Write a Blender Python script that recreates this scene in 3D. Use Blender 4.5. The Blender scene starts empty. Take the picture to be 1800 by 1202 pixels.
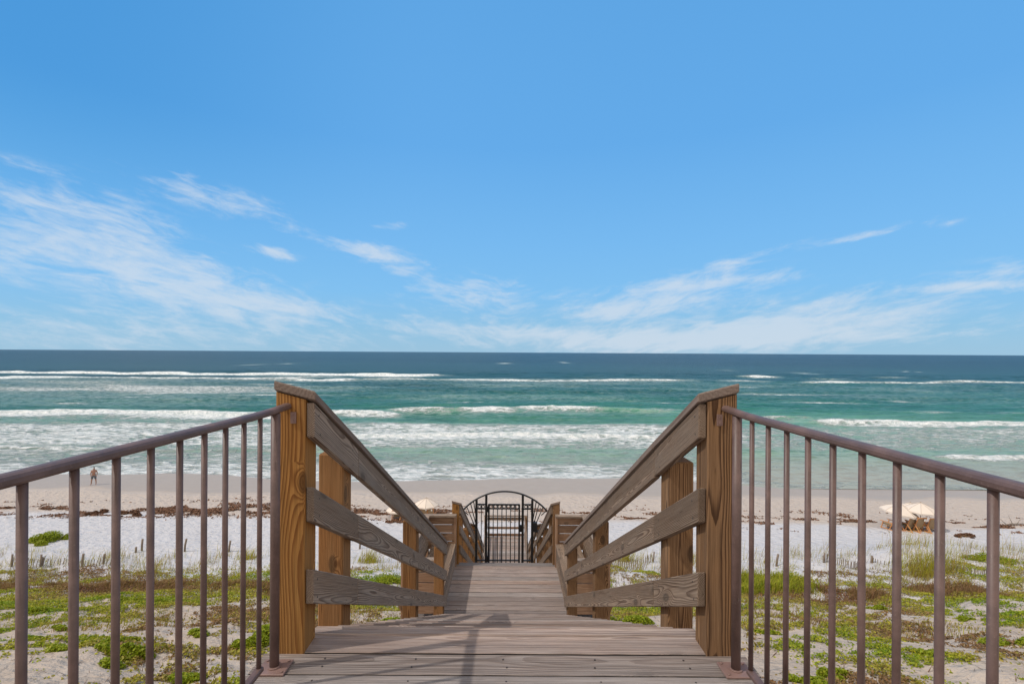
import bpy, math, random
import numpy as np
random.seed(7)
rng = np.random.default_rng(11)
C = bpy.context.scene.collection
sc = bpy.context.scene
R = math.radians
F = 850.0; VX = 891.0; HY = 619.0; EYE = 1.38      # lens in photo pixels, vanishing point, eye height over the top deck
SL = 0.527                                         # pitch of the stairs

# ------------------------------------------------------------------ helpers
def tag(o, label=None, cat=None, group=None, kind=None):
    if label: o['label'] = label
    if cat: o['category'] = cat
    if group: o['group'] = group
    if kind: o['kind'] = kind
    return o

def thing(name, loc, label, cat, group=None, rz=0.0):
    o = bpy.data.objects.new(name, None)
    o.empty_display_size = 0.2
    o.location = loc; o.rotation_euler = (0, 0, rz)
    C.objects.link(o)
    return tag(o, label, cat, group)

def world_off(p):
    v = np.zeros(3)
    while p is not None:
        v += np.array(p.location); p = p.parent
    return v

def copy_tree(o, parent=None):
    c = o.copy(); C.objects.link(c); c.parent = parent
    for ch in [x for x in bpy.data.objects if x.parent == o]:
        copy_tree(ch, c)
    return c

class MB:
    def __init__(s): s.v = []; s.f = []; s.g = []; s.m = []; s.sm = []
    def box(s, x0, x1, y0, y1, z0, z1, grain='y', fn=None, ch=.004, mat=0, off=None, edge=None):
        if off is None: off = (random.uniform(-50, 50), random.uniform(-.12, .12), random.uniform(-.10, .10) + random.choice((-.06, .06)), random.random())
        c = ((x0+x1)/2, (y0+y1)/2, (z0+z1)/2); h = (abs(x1-x0)/2, abs(y1-y0)/2, abs(z1-z0)/2)
        ch = min(ch, min(h)*.45)
        base = len(s.v); idx = {}; loc = []
        for sx in (-1, 1):
            for sy in (-1, 1):
                for sz in (-1, 1):
                    for a in range(3):
                        p = [sx*(h[0]-ch), sy*(h[1]-ch), sz*(h[2]-ch)]
                        p[a] = (sx, sy, sz)[a]*h[a]
                        idx[(sx, sy, sz, a)] = len(loc); loc.append(p)
        fs = []; es = []
        for a in range(3):
            b, d = [k for k in range(3) if k != a]
            for sa in (-1, 1):
                q = []; ea = (edge is not None and a == 1)
                for sb, sd in ((-1, -1), (1, -1), (1, 1), (-1, 1)):
                    k = [0, 0, 0]; k[a] = sa; k[b] = sb; k[d] = sd
                    q.append(idx[(*k, a)])
                fs.append(q)
                if ea: es.append(len(fs)-1)
        for a, b in ((0, 1), (0, 2), (1, 2)):
            d = 3-a-b
            for sa in (-1, 1):
                for sb in (-1, 1):
                    k = [0, 0, 0]; k[a] = sa; k[b] = sb
                    k1 = list(k); k1[d] = -1; k2 = list(k); k2[d] = 1
                    fs.append([idx[(*k1, a)], idx[(*k2, a)], idx[(*k2, b)], idx[(*k1, b)]])
        for sx in (-1, 1):
            for sy in (-1, 1):
                for sz in (-1, 1):
                    fs.append([idx[(sx, sy, sz, a)] for a in range(3)])
        L = np.array(loc)
        for qi, q in enumerate(fs):
            n = np.cross(L[q[1]]-L[q[0]], L[q[2]]-L[q[0]])
            if n @ L[q].mean(axis=0) < 0: q.reverse()
            s.f.append([base+i for i in q]); s.m.append(edge if qi in es else mat); s.sm.append(False)
        gi = {'x': (0, 1, 2), 'y': (1, 0, 2), 'z': (2, 0, 1)}[grain]
        for p in loc:
            w = (c[0]+p[0], c[1]+p[1], c[2]+p[2])
            s.g.append((p[gi[0]]+off[0], p[gi[1]]+off[1], p[gi[2]]+off[2], off[3]))
            s.v.append(fn(*w) if fn else w)
    def tube(s, pts, r, n=12, mat=0, ry=None, up=(0, 0, 1), smooth=True, cap=True, rs=None):
        pts = [np.array(p, float) for p in pts]; base = len(s.v); k = len(pts); up = np.array(up, float)
        for i, p in enumerate(pts):
            t = pts[min(i+1, k-1)]-pts[max(i-1, 0)]; t /= np.linalg.norm(t)+1e-9
            u = up if abs(t @ up) < .95 else np.array((1., 0, 0))
            a = np.cross(t, u); a /= np.linalg.norm(a); b = np.cross(a, t)
            q = rs[i] if rs else 1.0
            for j in range(n):
                an = 2*math.pi*j/n
                w = p + a*r*q*math.cos(an) + b*(ry or r)*q*math.sin(an)
                s.v.append(tuple(w)); s.g.append((w[0], w[1], w[2], .5))
        for i in range(k-1):
            for j in range(n):
                j2 = (j+1) % n
                s.f.append([base+i*n+j, base+i*n+j2, base+(i+1)*n+j2, base+(i+1)*n+j]); s.m.append(mat); s.sm.append(smooth)
        if cap:
            s.f.append([base+j for j in range(n)][::-1]); s.m.append(mat); s.sm.append(False)
            s.f.append([base+(k-1)*n+j for j in range(n)]); s.m.append(mat); s.sm.append(False)
    def cyl(s, p0, p1, r, n=12, mat=0): s.tube([p0, p1], r, n, mat)
    def poly(s, pts, faces, mat=0, smooth=False):
        b = len(s.v)
        for p in pts: s.v.append(tuple(p)); s.g.append((*p, .5))
        for f in faces: s.f.append([b+i for i in f]); s.m.append(mat); s.sm.append(smooth)
    def build(s, name, mats, parent=None):
        me = bpy.data.meshes.new(name)
        v = np.array(s.v)
        if parent is not None: v = v - world_off(parent)
        me.from_pydata(v.tolist(), [], s.f)
        if not isinstance(mats, (list, tuple)): mats = [mats]
        for m in mats: me.materials.append(m)
        me.polygons.foreach_set('material_index', s.m)
        me.polygons.foreach_set('use_smooth', s.sm)
        g = np.array(s.g, dtype=np.float32)
        a = me.attributes.new('gc', 'FLOAT_VECTOR', 'POINT'); a.data.foreach_set('vector', g[:, :3].ravel())
        a = me.attributes.new('rnd', 'FLOAT', 'POINT'); a.data.foreach_set('value', g[:, 3].copy())
        me.update()
        o = bpy.data.objects.new(name, me); C.objects.link(o)
        if parent is not None: o.parent = parent
        return o

# ------------------------------------------------------------------ value noise (numpy)
_T = rng.random((256, 256))
def vn(x, y):
    x = np.asarray(x, float); y = np.asarray(y, float)
    xi = np.floor(x).astype(int); yi = np.floor(y).astype(int)
    fx = x-xi; fy = y-yi; fx = fx*fx*(3-2*fx); fy = fy*fy*(3-2*fy)
    g = lambda a, b: _T[a & 255, b & 255]
    return (g(xi, yi)*(1-fx)+g(xi+1, yi)*fx)*(1-fy)+(g(xi, yi+1)*(1-fx)+g(xi+1, yi+1)*fx)*fy
def fbm(x, y, o=4):
    r = 0; a = .5; t = 0
    for i in range(o):
        r = r+a*vn(x*2**i+17.3*i, y*2**i+5.1*i); t += a; a *= .5
    return r/t
def sst(a, b, x):
    t = np.clip((x-a)/(b-a), 0, 1); return t*t*(3-2*t)

# ------------------------------------------------------------------ node helpers
class NT:
    def __init__(s, tree): s.t = tree; s.n = tree.nodes; s.l = tree.links
    def new(s, ty, **kw):
        n = s.n.new(ty)
        for k, v in kw.items(): setattr(n, k, v)
        return n
    def link(s, a, b): s.l.new(a, b)
    def setin(s, sock, v):
        if isinstance(v, bpy.types.NodeSocket): s.link(v, sock)
        elif v is not None: sock.default_value = v
    def math(s, op, a, b=None, c=None, clamp=False):
        n = s.new('ShaderNodeMath', operation=op, use_clamp=clamp)
        s.setin(n.inputs[0], a)
        if b is not None: s.setin(n.inputs[1], b)
        if c is not None: s.setin(n.inputs[2], c)
        return n.outputs[0]
    def vmath(s, op, a, b=None):
        n = s.new('ShaderNodeVectorMath', operation=op); s.setin(n.inputs[0], a)
        if b is not None: s.setin(n.inputs[1], b)
        return n.outputs[1] if op in ('LENGTH', 'DISTANCE', 'DOT_PRODUCT') else n.outputs[0]
    def sep(s, v):
        n = s.new('ShaderNodeSeparateXYZ'); s.link(v, n.inputs[0]); return n.outputs
    def comb(s, x, y, z):
        n = s.new('ShaderNodeCombineXYZ'); s.setin(n.inputs[0], x); s.setin(n.inputs[1], y); s.setin(n.inputs[2], z); return n.outputs[0]
    def noise(s, vec, scale, detail=3, rough=.5, dist=0, out=0):
        n = s.new('ShaderNodeTexNoise'); s.link(vec, n.inputs['Vector'])
        n.inputs['Scale'].default_value = scale; n.inputs['Detail'].default_value = detail
        n.inputs['Roughness'].default_value = rough; n.inputs['Distortion'].default_value = dist
        return n.outputs[out]
    def ss(s, x, a, b, lo=0., hi=1.):
        n = s.new('ShaderNodeMapRange', interpolation_type='SMOOTHSTEP'); s.setin(n.inputs['Value'], x)
        s.setin(n.inputs['From Min'], a); s.setin(n.inputs['From Max'], b)
        n.inputs['To Min'].default_value = lo; n.inputs['To Max'].default_value = hi
        return n.outputs[0]
    def mix(s, f, a, b, blend='MIX'):
        n = s.new('ShaderNodeMix', data_type='RGBA', blend_type=blend)
        s.setin(n.inputs[0], f); s.setin(n.inputs[6], c4(a)); s.setin(n.inputs[7], c4(b)); return n.outputs[2]
    def attr(s, name, out='Fac'):
        n = s.new('ShaderNodeAttribute', attribute_name=name); return n.outputs[out]
    def ramp(s, f, stops):
        n = s.new('ShaderNodeValToRGB'); s.link(f, n.inputs[0]); e = n.color_ramp.elements
        while len(e) < len(stops): e.new(.5)
        for el, (p, col) in zip(e, stops): el.position = p; el.color = c4(col)
        return n.outputs[0]
    def bump(s, h, strength, dist, normal=None):
        n = s.new('ShaderNodeBump'); s.link(h, n.inputs['Height']); n.inputs['Strength'].default_value = strength
        n.inputs['Distance'].default_value = dist
        if normal is not None: s.link(normal, n.inputs['Normal'])
        return n.outputs[0]
def c4(c):
    if isinstance(c, bpy.types.NodeSocket): return c
    return tuple(c) if len(c) == 4 else (*c, 1.0)

def material(name):
    m = bpy.data.materials.new(name); m.use_nodes = True
    t = NT(m.node_tree); b = m.node_tree.nodes['Principled BSDF']
    return m, t, b

def plain(name, col, rough=.6, metal=0., spec=.5, var=.12, scale=20., bump=0.):
    m, t, b = material(name)
    tc = t.new('ShaderNodeTexCoord').outputs['Object']
    n = t.noise(tc, scale, 4, .6)
    c = t.mix(n, tuple(x*(1-var) for x in col), tuple(min(1, x*(1+var)) for x in col))
    t.link(c, b.inputs['Base Color']); b.inputs['Roughness'].default_value = rough
    b.inputs['Metallic'].default_value = metal; b.inputs['Specular IOR Level'].default_value = spec
    if bump: t.link(t.bump(n, bump, .01), b.inputs['Normal'])
    return m

def wood(name, early, late, grey, greyamt, freq=75., warpa=.11, knots=1.0, contrast=1.0, bump=.5, rough=.8, stain=.5, streak=0.):
    """sawn pine: year rings cut by the board face, bent round knots, fibres along the grain, weather greying"""
    m, t, b = material(name)
    gc = t.attr('gc', 'Vector'); rnd = t.attr('rnd')
    a, x, y = t.sep(gc)
    lo = t.comb(t.math('MULTIPLY', a, .9), t.math('MULTIPLY', x, 2.5), t.math('MULTIPLY', y, 2.5))
    w1 = t.noise(lo, 1.0, 2, .5, 0, 1)
    w = t.sep(w1)
    dx = t.math('MULTIPLY', t.math('SUBTRACT', w[0], .5), warpa)
    dy = t.math('MULTIPLY', t.math('SUBTRACT', w[1], .5), warpa)
    xx = t.math('ADD', x, dx); yy = t.math('ADD', y, dy)
    r = t.math('SQRT', t.math('ADD', t.math('MULTIPLY', xx, xx), t.math('MULTIPLY', yy, yy)))
    # knots
    kv = t.comb(t.math('MULTIPLY', a, 2.6), t.math('MULTIPLY', t.math('ADD', x, y), 5.5), rnd)
    vo = t.new('ShaderNodeTexVoronoi', feature='F1', voronoi_dimensions='2D'); t.link(kv, vo.inputs['Vector']); vo.inputs['Scale'].default_value = 1.0
    vd = vo.outputs['Distance']; vc = t.sep(vo.outputs['Color'])
    on = t.math('GREATER_THAN', vc[0], .74)
    kd = t.math('MULTIPLY', t.math('EXPONENT', t.math('MULTIPLY', t.math('MULTIPLY', vd, vd), -28.)), on)
    warp = t.math('MULTIPLY', kd, .045*knots)
    fine = t.noise(t.comb(t.math('MULTIPLY', a, 6.), t.math('MULTIPLY', x, 60.), t.math('MULTIPLY', y, 60.)), 1., 3, .6)
    ph = t.math('ADD', t.math('MULTIPLY', t.math('ADD', r, warp), freq), t.math('MULTIPLY', fine, .35))
    fr = t.math('FRACT', ph)
    ring = t.math('MULTIPLY', t.ss(fr, .25, .88), t.ss(fr, .93, 1.0, 1., 0.))
    fib = t.noise(t.comb(t.math('MULTIPLY', a, 4.), t.math('MULTIPLY', x, 220.), t.math('MULTIPLY', y, 220.)), 1., 3, .65)
    blot = t.noise(t.comb(t.math('MULTIPLY', a, 2.2), t.math('MULTIPLY', x, 9.), t.math('MULTIPLY', y, 9.)), 1., 3, .6)
    c = t.mix(t.math('MULTIPLY', ring, contrast, clamp=True), early, late)
    c = t.mix(t.math('MULTIPLY', t.ss(vd, .10, .16, 1., 0.), t.math('MULTIPLY', on, .75*min(knots, 1.)), clamp=True), c, tuple(q*.45 for q in late))
    gm = t.math('ADD', greyamt, t.math('MULTIPLY', t.math('SUBTRACT', blot, .5), 1.1), clamp=True)
    c = t.mix(t.math('MULTIPLY', gm, t.math('SUBTRACT', 1.0, t.math('MULTIPLY', ring, .45)), clamp=True), c, grey)
    c = t.mix(t.ss(fib, .35, .72, 0., .75), c, t.mix(1., c, (.55, .52, .50), 'MULTIPLY'))
    big = t.noise(t.comb(t.math('MULTIPLY', a, 1.3), t.math('MULTIPLY', x, 14.), t.math('MULTIPLY', y, 14.)), 1., 4, .65)
    c = t.mix(t.ss(big, .58, .75, 0., stain), c, t.mix(1., c, (.50, .46, .43), 'MULTIPLY'))
    ck = t.noise(t.comb(t.math('MULTIPLY', a, 2.4), t.math('MULTIPLY', x, 95.), t.math('MULTIPLY', y, 95.)), 1., 2, .5)
    c = t.mix(t.ss(ck, .70, .74, 0., .75), c, tuple(q*.25 for q in late))
    if streak:
        sk = t.noise(t.comb(t.math('MULTIPLY', a, 1.1), t.math('MULTIPLY', x, 130.), t.math('MULTIPLY', y, 30.)), 1., 4, .7)
        c = t.mix(t.ss(sk, .48, .66, 0., .75), c, t.mix(1., c, (1.45, 1.42, 1.4), 'MULTIPLY'))
        c = t.mix(t.ss(sk, .50, .34, 0., .75), c, t.mix(1., c, (.52, .48, .47), 'MULTIPLY'))
    hs = t.new('ShaderNodeHueSaturation'); t.link(c, hs.inputs['Color']); t.setin(hs.inputs['Value'], t.math('ADD', .72 if streak else .84, t.math('MULTIPLY', rnd, .50 if streak else .32)))
    if streak: t.setin(hs.inputs['Saturation'], t.math('ADD', .7, t.math('MULTIPLY', t.math('FRACT', t.math('MULTIPLY', rnd, 7.3)), .7)))
    t.link(hs.outputs[0], b.inputs['Base Color'])
    b.inputs['Roughness'].default_value = rough; b.inputs['Specular IOR Level'].default_value = .2
    h = t.math('ADD', t.math('MULTIPLY', ring, .5), t.math('MULTIPLY', fib, .8))
    t.link(t.bump(h, bump, .004), b.inputs['Normal'])
    return m

M = {}
M['post_l'] = wood('post_wood_golden', (.385, .185, .052), (.165, .056, .012), (.26, .165, .065), .16, warpa=.07, freq=125, contrast=.85, bump=.4, stain=.5)
M['post_r'] = wood('post_wood_brown', (.30, .165, .078), (.075, .033, .014), (.21, .14, .09), .20, warpa=.07, freq=150, contrast=1.0, bump=.6, stain=.35)
M['post_l2'] = wood('post_wood_red_brown', (.31, .15, .055), (.12, .045, .014), (.22, .15, .08), .18, warpa=.06, freq=140, contrast=.9, bump=.5, stain=.6)
M['rail_l'] = wood('rail_wood_grey', (.36, .26, .19), (.11, .065, .042), (.30, .26, .225), .42, freq=150, contrast=1., bump=.9)
M['rail_r'] = wood('rail_wood_warm', (.30, .205, .14), (.09, .048, .028), (.245, .20, .16), .38, freq=150, contrast=1., bump=.9)
M['cap'] = wood('cap_wood', (.23, .165, .135), (.15, .105, .08), (.22, .175, .15), .6, freq=60, contrast=.4, bump=.5, stain=.3)
M['deck'] = wood('deck_wood', (.345, .265, .225), (.15, .10, .08), (.36, .315, .29),   .45, warpa=.05, freq=170, contrast=.6, bump=1.0, stain=.6, knots=.5, streak=1.)
M['slat'] = wood('slat_wood', (.34, .205, .125), (.18, .09, .05), (.28, .20, .15), .25, freq=60, contrast=.6, bump=.5)
M['nail'] = plain('nail_rust', (.03, .022, .02), .6)
M['edge'] = plain('gap_shade_board_edge', (.035, .028, .024), .9)  # near-black board sides: the shade in the deck gaps, painted as colour
M['metal'] = None

# brown painted steel with slight chalking
m, t, b = material('brown_painted_steel')
tc = t.new('ShaderNodeTexCoord').outputs['Object']
n1 = t.noise(tc, 9, 5, .65); n2 = t.noise(tc, 160, 3, .6)
c = t.mix(t.ss(n1, .35, .7), (.088, .054, .047), (.145, .090, .079))
c = t.mix(t.ss(n2, .60, .75, 0, .5), c, (.20, .14, .12))
t.link(c, b.inputs['Base Color']); t.setin(b.inputs['Roughness'], t.ss(n1, .2, .8, .38, .6)); t.link(t.bump(n2, .15, .002), b.inputs['Normal'])
b.inputs['Specular IOR Level'].default_value = .4
M['metal'] = m
M['plate'] = plain('base_plate_paint', (.19, .115, .098), .55, var=.25, scale=30, bump=.3)
M['black'] = plain('black_iron', (.006, .006, .007), .4, var=.3)
M['canvas'] = plain('umbrella_canvas', (.64, .55, .47), .9, var=.05, spec=.1)
M['seam'] = plain('umbrella_seam', (.40, .33, .27), .9)
M['canvas2'] = plain('umbrella_canvas_shade', (.74, .68, .62), .9, var=.05, spec=.1)
M['teak'] = plain('chair_teak', (.50, .22, .08), .6, var=.25)
M['chairfab'] = plain('chair_fabric', (.30, .21, .12), .9, var=.15)
M['pole'] = plain('umbrella_pole_wood', (.30, .17, .08), .6)
M['pillow'] = plain('pillow_white', (.75, .72, .68), .9)
M['skin'] = plain('skin', (.30, .16, .11), .6)
M['shorts'] = plain('grey_shorts', (.09, .11, .13), .8)
M['hair'] = plain('brown_hair', (.03, .02, .015), .8)
M['fence'] = plain('fence_slat_wood', (.20, .155, .12), .9, var=.3)

# ------------------------------------------------------------------ terrain
PY = [-40, -5, 2, 5, 8, 9.5, 12, 15, 18, 21, 24, 27, 30, 34, 38, 44, 48, 53.5, 60, 90, 140, 400]
PZ = [-2.5, -3.4, -4.0, -4.5, -5.1, -5.4, -6.25, -7.3, -8.35, -9.3, -10.15, -10.75, -11.2, -11.57, -11.82, -12.05, -12.15, -12.30, -12.55, -13.8, -15.5, -19]
SEA = -12.27
def tz(x, y, fine=True):
    x = np.asarray(x, float); y = np.asarray(y, float)
    z = np.interp(y, PY, PZ)
    dune = sst(33, 26, y)*sst(4, 9, y)
    z = z + dune*((fbm(x*.16+3, y*.2+8)-.5)*1.1 + (fbm(x*.7, y*.7, 3)-.5)*.40)
    z = z + .95*np.exp(-((x-27)/9)**2-((y-28.5)/2.6)**2)     # low foredune by the fence on the right
    z = z + .5*np.exp(-((x-6.0)/2.6)**2-((y-25.5)/2.0)**2)
    z = z + sst(33, 40, y)*(fbm(x*.05+40, y*.12+3, 3)-.5)*.16*sst(75, 50, y)
    z = z - .13*sst(14, 34, x)*sst(44, 47, y)*sst(62, 55, y)
    if fine: z = z + (fbm(x*1.7+9, y*1.7+4, 3)-.5)*.07*sst(44, 30, y)
    return z

def grid_mesh(name, X, Y, Z, mat, attrs=None, smooth=True):
    ny, nx = X.shape
    co = np.stack([X, Y, Z], -1).reshape(-1, 3).astype(np.float32)
    i = np.arange(ny*nx).reshape(ny, nx)
    q = np.stack([i[:-1, :-1], i[:-1, 1:], i[1:, 1:], i[1:, :-1]], -1).reshape(-1, 4)
    return raw_mesh(name, co, q, mat, attrs, smooth)
def raw_mesh(name, co, q, mat, attrs=None, smooth=False, parent=None):
    me = bpy.data.meshes.new(name); k = q.shape[1]
    me.vertices.add(len(co)); me.vertices.foreach_set('co', np.ascontiguousarray(co, dtype=np.float32).ravel())
    me.loops.add(q.size); me.loops.foreach_set('vertex_index', q.ravel().astype(np.int32))
    me.polygons.add(len(q)); me.polygons.foreach_set('loop_start', np.arange(0, q.size, k, dtype=np.int32))
    me.polygons.foreach_set('loop_total', np.full(len(q), k, dtype=np.int32))
    me.polygons.foreach_set('use_smooth', np.full(len(q), smooth))
    for kx, arr in (attrs or {}).items():
        a = me.attributes.new(kx, 'FLOAT', 'POINT'); a.data.foreach_set('value', np.asarray(arr, dtype=np.float32).ravel())
    me.update(calc_edges=True); me.materials.append(mat)
    o = bpy.data.objects.new(name, me); C.objects.link(o)
    if parent is not None: o.parent = parent
    return o

m, t, b = material('beach_sand')
P = t.new('ShaderNodeNewGeometry').outputs['Position']
px, py_, pz_ = t.sep(P)
big = t.noise(P, .09, 3, .5); med = t.noise(P, .9, 4, .55); fin = t.noise(P, 14, 4, .7); rip = t.noise(t.vmath('MULTIPLY', P, (1., 2.2, 1.)), 2.6, 4, .6)
white = t.mix(med, (.47, .45, .455), (.555, .54, .55))
near = t.mix(med, (.37, .295, .235), (.52, .44, .375))
beige = t.mix(rip, (.42, .35, .30), (.51, .44, .39))
c = t.mix(t.ss(t.math('ADD', py_, t.math('MULTIPLY', t.math('SUBTRACT', med, .5), 10.)), 17., 27.), near, white)
bl = t.math('ADD', py_, t.math('ADD', t.math('MULTIPLY', t.math('SUBTRACT', big, .5), 5.), t.math('ADD', t.math('MULTIPLY', t.math('SUBTRACT', med, .5), 1.5), t.math('MULTIPLY', px, .045))))
c = t.mix(t.ss(bl, 37.2, 38.6), c, beige)
wl = t.math('ADD', py_, t.math('ADD', t.math('MULTIPLY', t.math('SUBTRACT', big, .5), 6.), t.math('MULTIPLY', px, .012)))
wet = t.ss(wl, 45.2, 46.6)
c = t.mix(wet, c, t.mix(med, (.31, .255, .21), (.36, .30, .25)))
speck = t.noise(P, 45, 2, .6)
c = t.mix(t.math('MULTIPLY', t.ss(speck, .70, .76), t.ss(py_, 30., 20., 0., .5), clamp=True), c, (.25, .18, .12))
t.link(c, b.inputs['Base Color'])
t.setin(b.inputs['Roughness'], t.ss(wl, 45.2, 46.6, .95, .38))
t.setin(b.inputs['Specular IOR Level'], t.ss(wl, 45.2, 46.6, .1, .12))
ft = t.new('ShaderNodeTexVoronoi', feature='SMOOTH_F1'); t.link(t.vmath('ADD', P, t.vmath('MULTIPLY', t.new('ShaderNodeTexNoise').outputs[1], (.3, .3, .3))), ft.inputs['Vector']); ft.inputs['Scale'].default_value = 2.3
ft2 = t.new('ShaderNodeTexVoronoi', feature='SMOOTH_F1'); t.link(P, ft2.inputs['Vector']); ft2.inputs['Scale'].default_value = 5.5
h = t.math('ADD', t.math('MULTIPLY', t.math('ADD', ft.outputs['Distance'], t.math('MULTIPLY', ft2.outputs['Distance'], .35)), t.ss(wl, 45., 46., .9, .0)), t.math('ADD', t.math('MULTIPLY', rip, t.ss(wl, 45., 46., .9, .05)), t.math('MULTIPLY', fin, t.ss(wl, 45., 46., .22, .03))))
t.link(t.bump(h, 1.0, .17), b.inputs['Normal'])
M['sand'] = m
nyA = 620; tA = np.linspace(0, 1, nyA); ys = np.concatenate([np.linspace(-30, 6, 30)[:-1], np.linspace(6, 62, 560), np.linspace(63, 400, 40)])
xs = np.concatenate([-np.geomspace(400, 62, 24)[:-1], np.linspace(-60, 60, 700), np.geomspace(62, 400, 24)[1:]])
X, Y = np.meshgrid(xs, ys)
tag(grid_mesh('beach', X, Y, tz(X, Y), M['sand']), 'white dune sand running down to the wet shore', kind='structure')

# ------------------------------------------------------------------ sea
def ypx(y): return F*(EYE-SEA)/(y-HY)
def at(px, py, H):       # point seen at a photo pixel, H below the eye
    Yw = F*H/(py-HY); return ((px-VX)*Yw/F, Yw)
nY, nX = 760, 900
r = np.linspace(0, 1, nY)
Yv = 49*np.exp(np.concatenate([np.linspace(0, math.log(330/49), nY-140), np.linspace(math.log(330/49), math.log(30000/49), 141)[1:]]))
U = np.linspace(-1.3, 1.3, nX)
Yg = np.repeat(Yv[:, None], nX, 1); Xg = U[None, :]*(Yg+12)
# breakers: (x0,x1 photo px where it runs, y px, foam, height m, tail towards the shore m, sharp seaward m)
BR = [(-400, 775, 661, 1.0, 1.3, 8, 3), (640, 1215, 668, .62, .5, 10, 4), (1310, 1358, 660, 1.1, 1.2, 5, 3), (1400, 2300, 668, .60, .5, 8, 4), (1430, 1475, 663, .7, .8, 4, 3), (1560, 1600, 661, .7, .8, 4, 3), (-400, 640, 669, .72, .5, 9, 5),
      (-400, 570, 732, .98, .95, 9, 1.6), (560, 700, 729, .85, 1.0, 5, 1.5), (680, 800, 725, .75, 1.0, 4, 1.5), (800, 905, 724, .98, 1.1, 4, 1.2), (900, 1060, 720, .80, 1.15, 5, 1.2), (1060, 1190, 722, .32, 1.0, 5, 1.4),
      (560, 1160, 768, .98, .55, 5.5, 1.2), (1430, 2300, 741, .98, .9, 6, 1.5), (1290, 1430, 735, .55, .8, 5, 2), (1640, 2300, 797, .80, .35, 3, 1.0), (-400, 600, 792, .55, .3, 4, 2)]
Hd = np.zeros_like(Xg); Fm = np.zeros_like(Xg)
for k, (x0, x1, yp, d, hgt, tail, sharp) in enumerate(BR):
    Yc = ypx(yp); Xa = (x0-VX)*Yc/F; Xb = (x1-VX)*Yc/F
    line = Yc + (fbm(Xg*.035+k*7, Xg*0+k*3.3, 4)-.5)*Yc*.10
    D = Yg-line
    soft = Yc*.05
    win = sst(Xa-soft, Xa+soft, Xg)*(1-sst(Xb-soft, Xb+soft, Xg))
    amp = .75+.5*vn(Xg*.05+k*9, Xg*0+1.7)
    prof = np.where(D > 0, np.exp(-(D/sharp)**2), np.exp(-np.abs(D)/tail))
    Fm = np.maximum(Fm, win*d*prof*amp*(.72+.56*fbm(Xg*.25+k*5, Yg*.7+k, 3)))
    Hd = Hd + win*hgt*.75*np.where(D > 0, np.exp(-(D/(sharp*2.4))**2), np.exp(-(D/(hgt*1.2))**2))
rs_ = random.Random(5)
for k in range(34):
    yp = rs_.uniform(636, 722); xc = rs_.uniform(-100, 1900); ln = rs_.uniform(5, 14) if yp < 660 else rs_.uniform(20, 110); Yc = ypx(yp)
    Xc = (xc-VX)*Yc/F; hw = ln*Yc/F
    line = Yc+(fbm(Xg*.05+k*13, Xg*0+k*1.3, 3)-.5)*Yc*.06
    th = Yc*Yc/(F*13.6)*rs_.uniform(.7, 1.5)
    Fm = np.maximum(Fm, rs_.uniform(.42, .74)*np.exp(-((Xg-Xc)/hw)**2)*np.exp(-((Yg-line)/th)**2))
# lacy foam left by broken waves
def px_of(Xw, Yw): return VX+F*Xw/Yw, HY+F*(EYE-SEA)/Yw
PXg, PYg = px_of(Xg, Yg)
lace = (.46+.07*sst(560, 640, PXg)*(1-sst(1150, 1300, PXg)))*sst(738, 752, PYg)*(1-sst(784, 792, PYg))
lace = lace + .33*sst(784, 794, PYg)
lace = lace*(.75+.5*fbm(Xg*.04, Yg*.06, 3))
lw = 1-sst(560, 640, PXg); lace = lace + .14*lw*sst(735, 750, PYg)
rw = sst(1200, 1350, PXg); lace = lace*(1-.35*rw*sst(770, 800, PYg))
lace = lace + .22*sst(664, 676, PYg)*(1-sst(690, 712, PYg))*(.4+1.2*sst(.45, .7, fbm(Xg*.012+5, Yg*.03, 3)))
lace = lace + .20*sst(664, 690, PYg)*(1-sst(715, 725, PYg))*(1-sst(300, 620, PXg))
Fm = np.maximum(Fm, lace)
ter = tz(Xg, Yg, False); Fm = np.clip(Fm, 0, .80)
# swell and chop
swell = np.zeros_like(Xg)
for lam, A, ang in ((23, .16, .05), (13, .09, -.16), (7.5, .055, .22), (4.3, .035, -.3), (31, .18, -.04)):
    kx = math.sin(ang)*2*math.pi/lam; ky = math.cos(ang)*2*math.pi/lam
    swell += A*np.sin(kx*Xg+ky*Yg+3*fbm(Xg*.03+lam, Yg*.02, 3)*2)
swell *= (.5+fbm(Xg*.05, Yg*.05, 2))*sst(56, 100, Yg)*(1-sst(300, 420, Yg)) 
chop = (fbm(Xg*.55, Yg*1.1, 4)-.5)*.30*sst(54, 66, Yg)*(1-sst(200, 330, Yg))
Hd = Hd*(.8+.4*fbm(Xg*.3, Yg*.6, 3)) + (fbm(Xg*1.1+7, Yg*1.7, 3)-.5)*.35*np.clip(Fm-.3, 0, 1)*(1-sst(200, 330, Yg))
Zg = SEA + Hd + swell + chop
depth = SEA-ter
edge = np.exp(-((depth-.05)/.055)**2)
Fm = np.maximum(Fm, .72*edge*(1-.45*rw))
Fm = np.maximum(Fm, .60*sst(.50, .14, depth)*(1-.6*rw))
Zg = np.where(depth < .3, SEA+(Zg-SEA)*np.clip(depth/.3, 0, 1), Zg)

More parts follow.
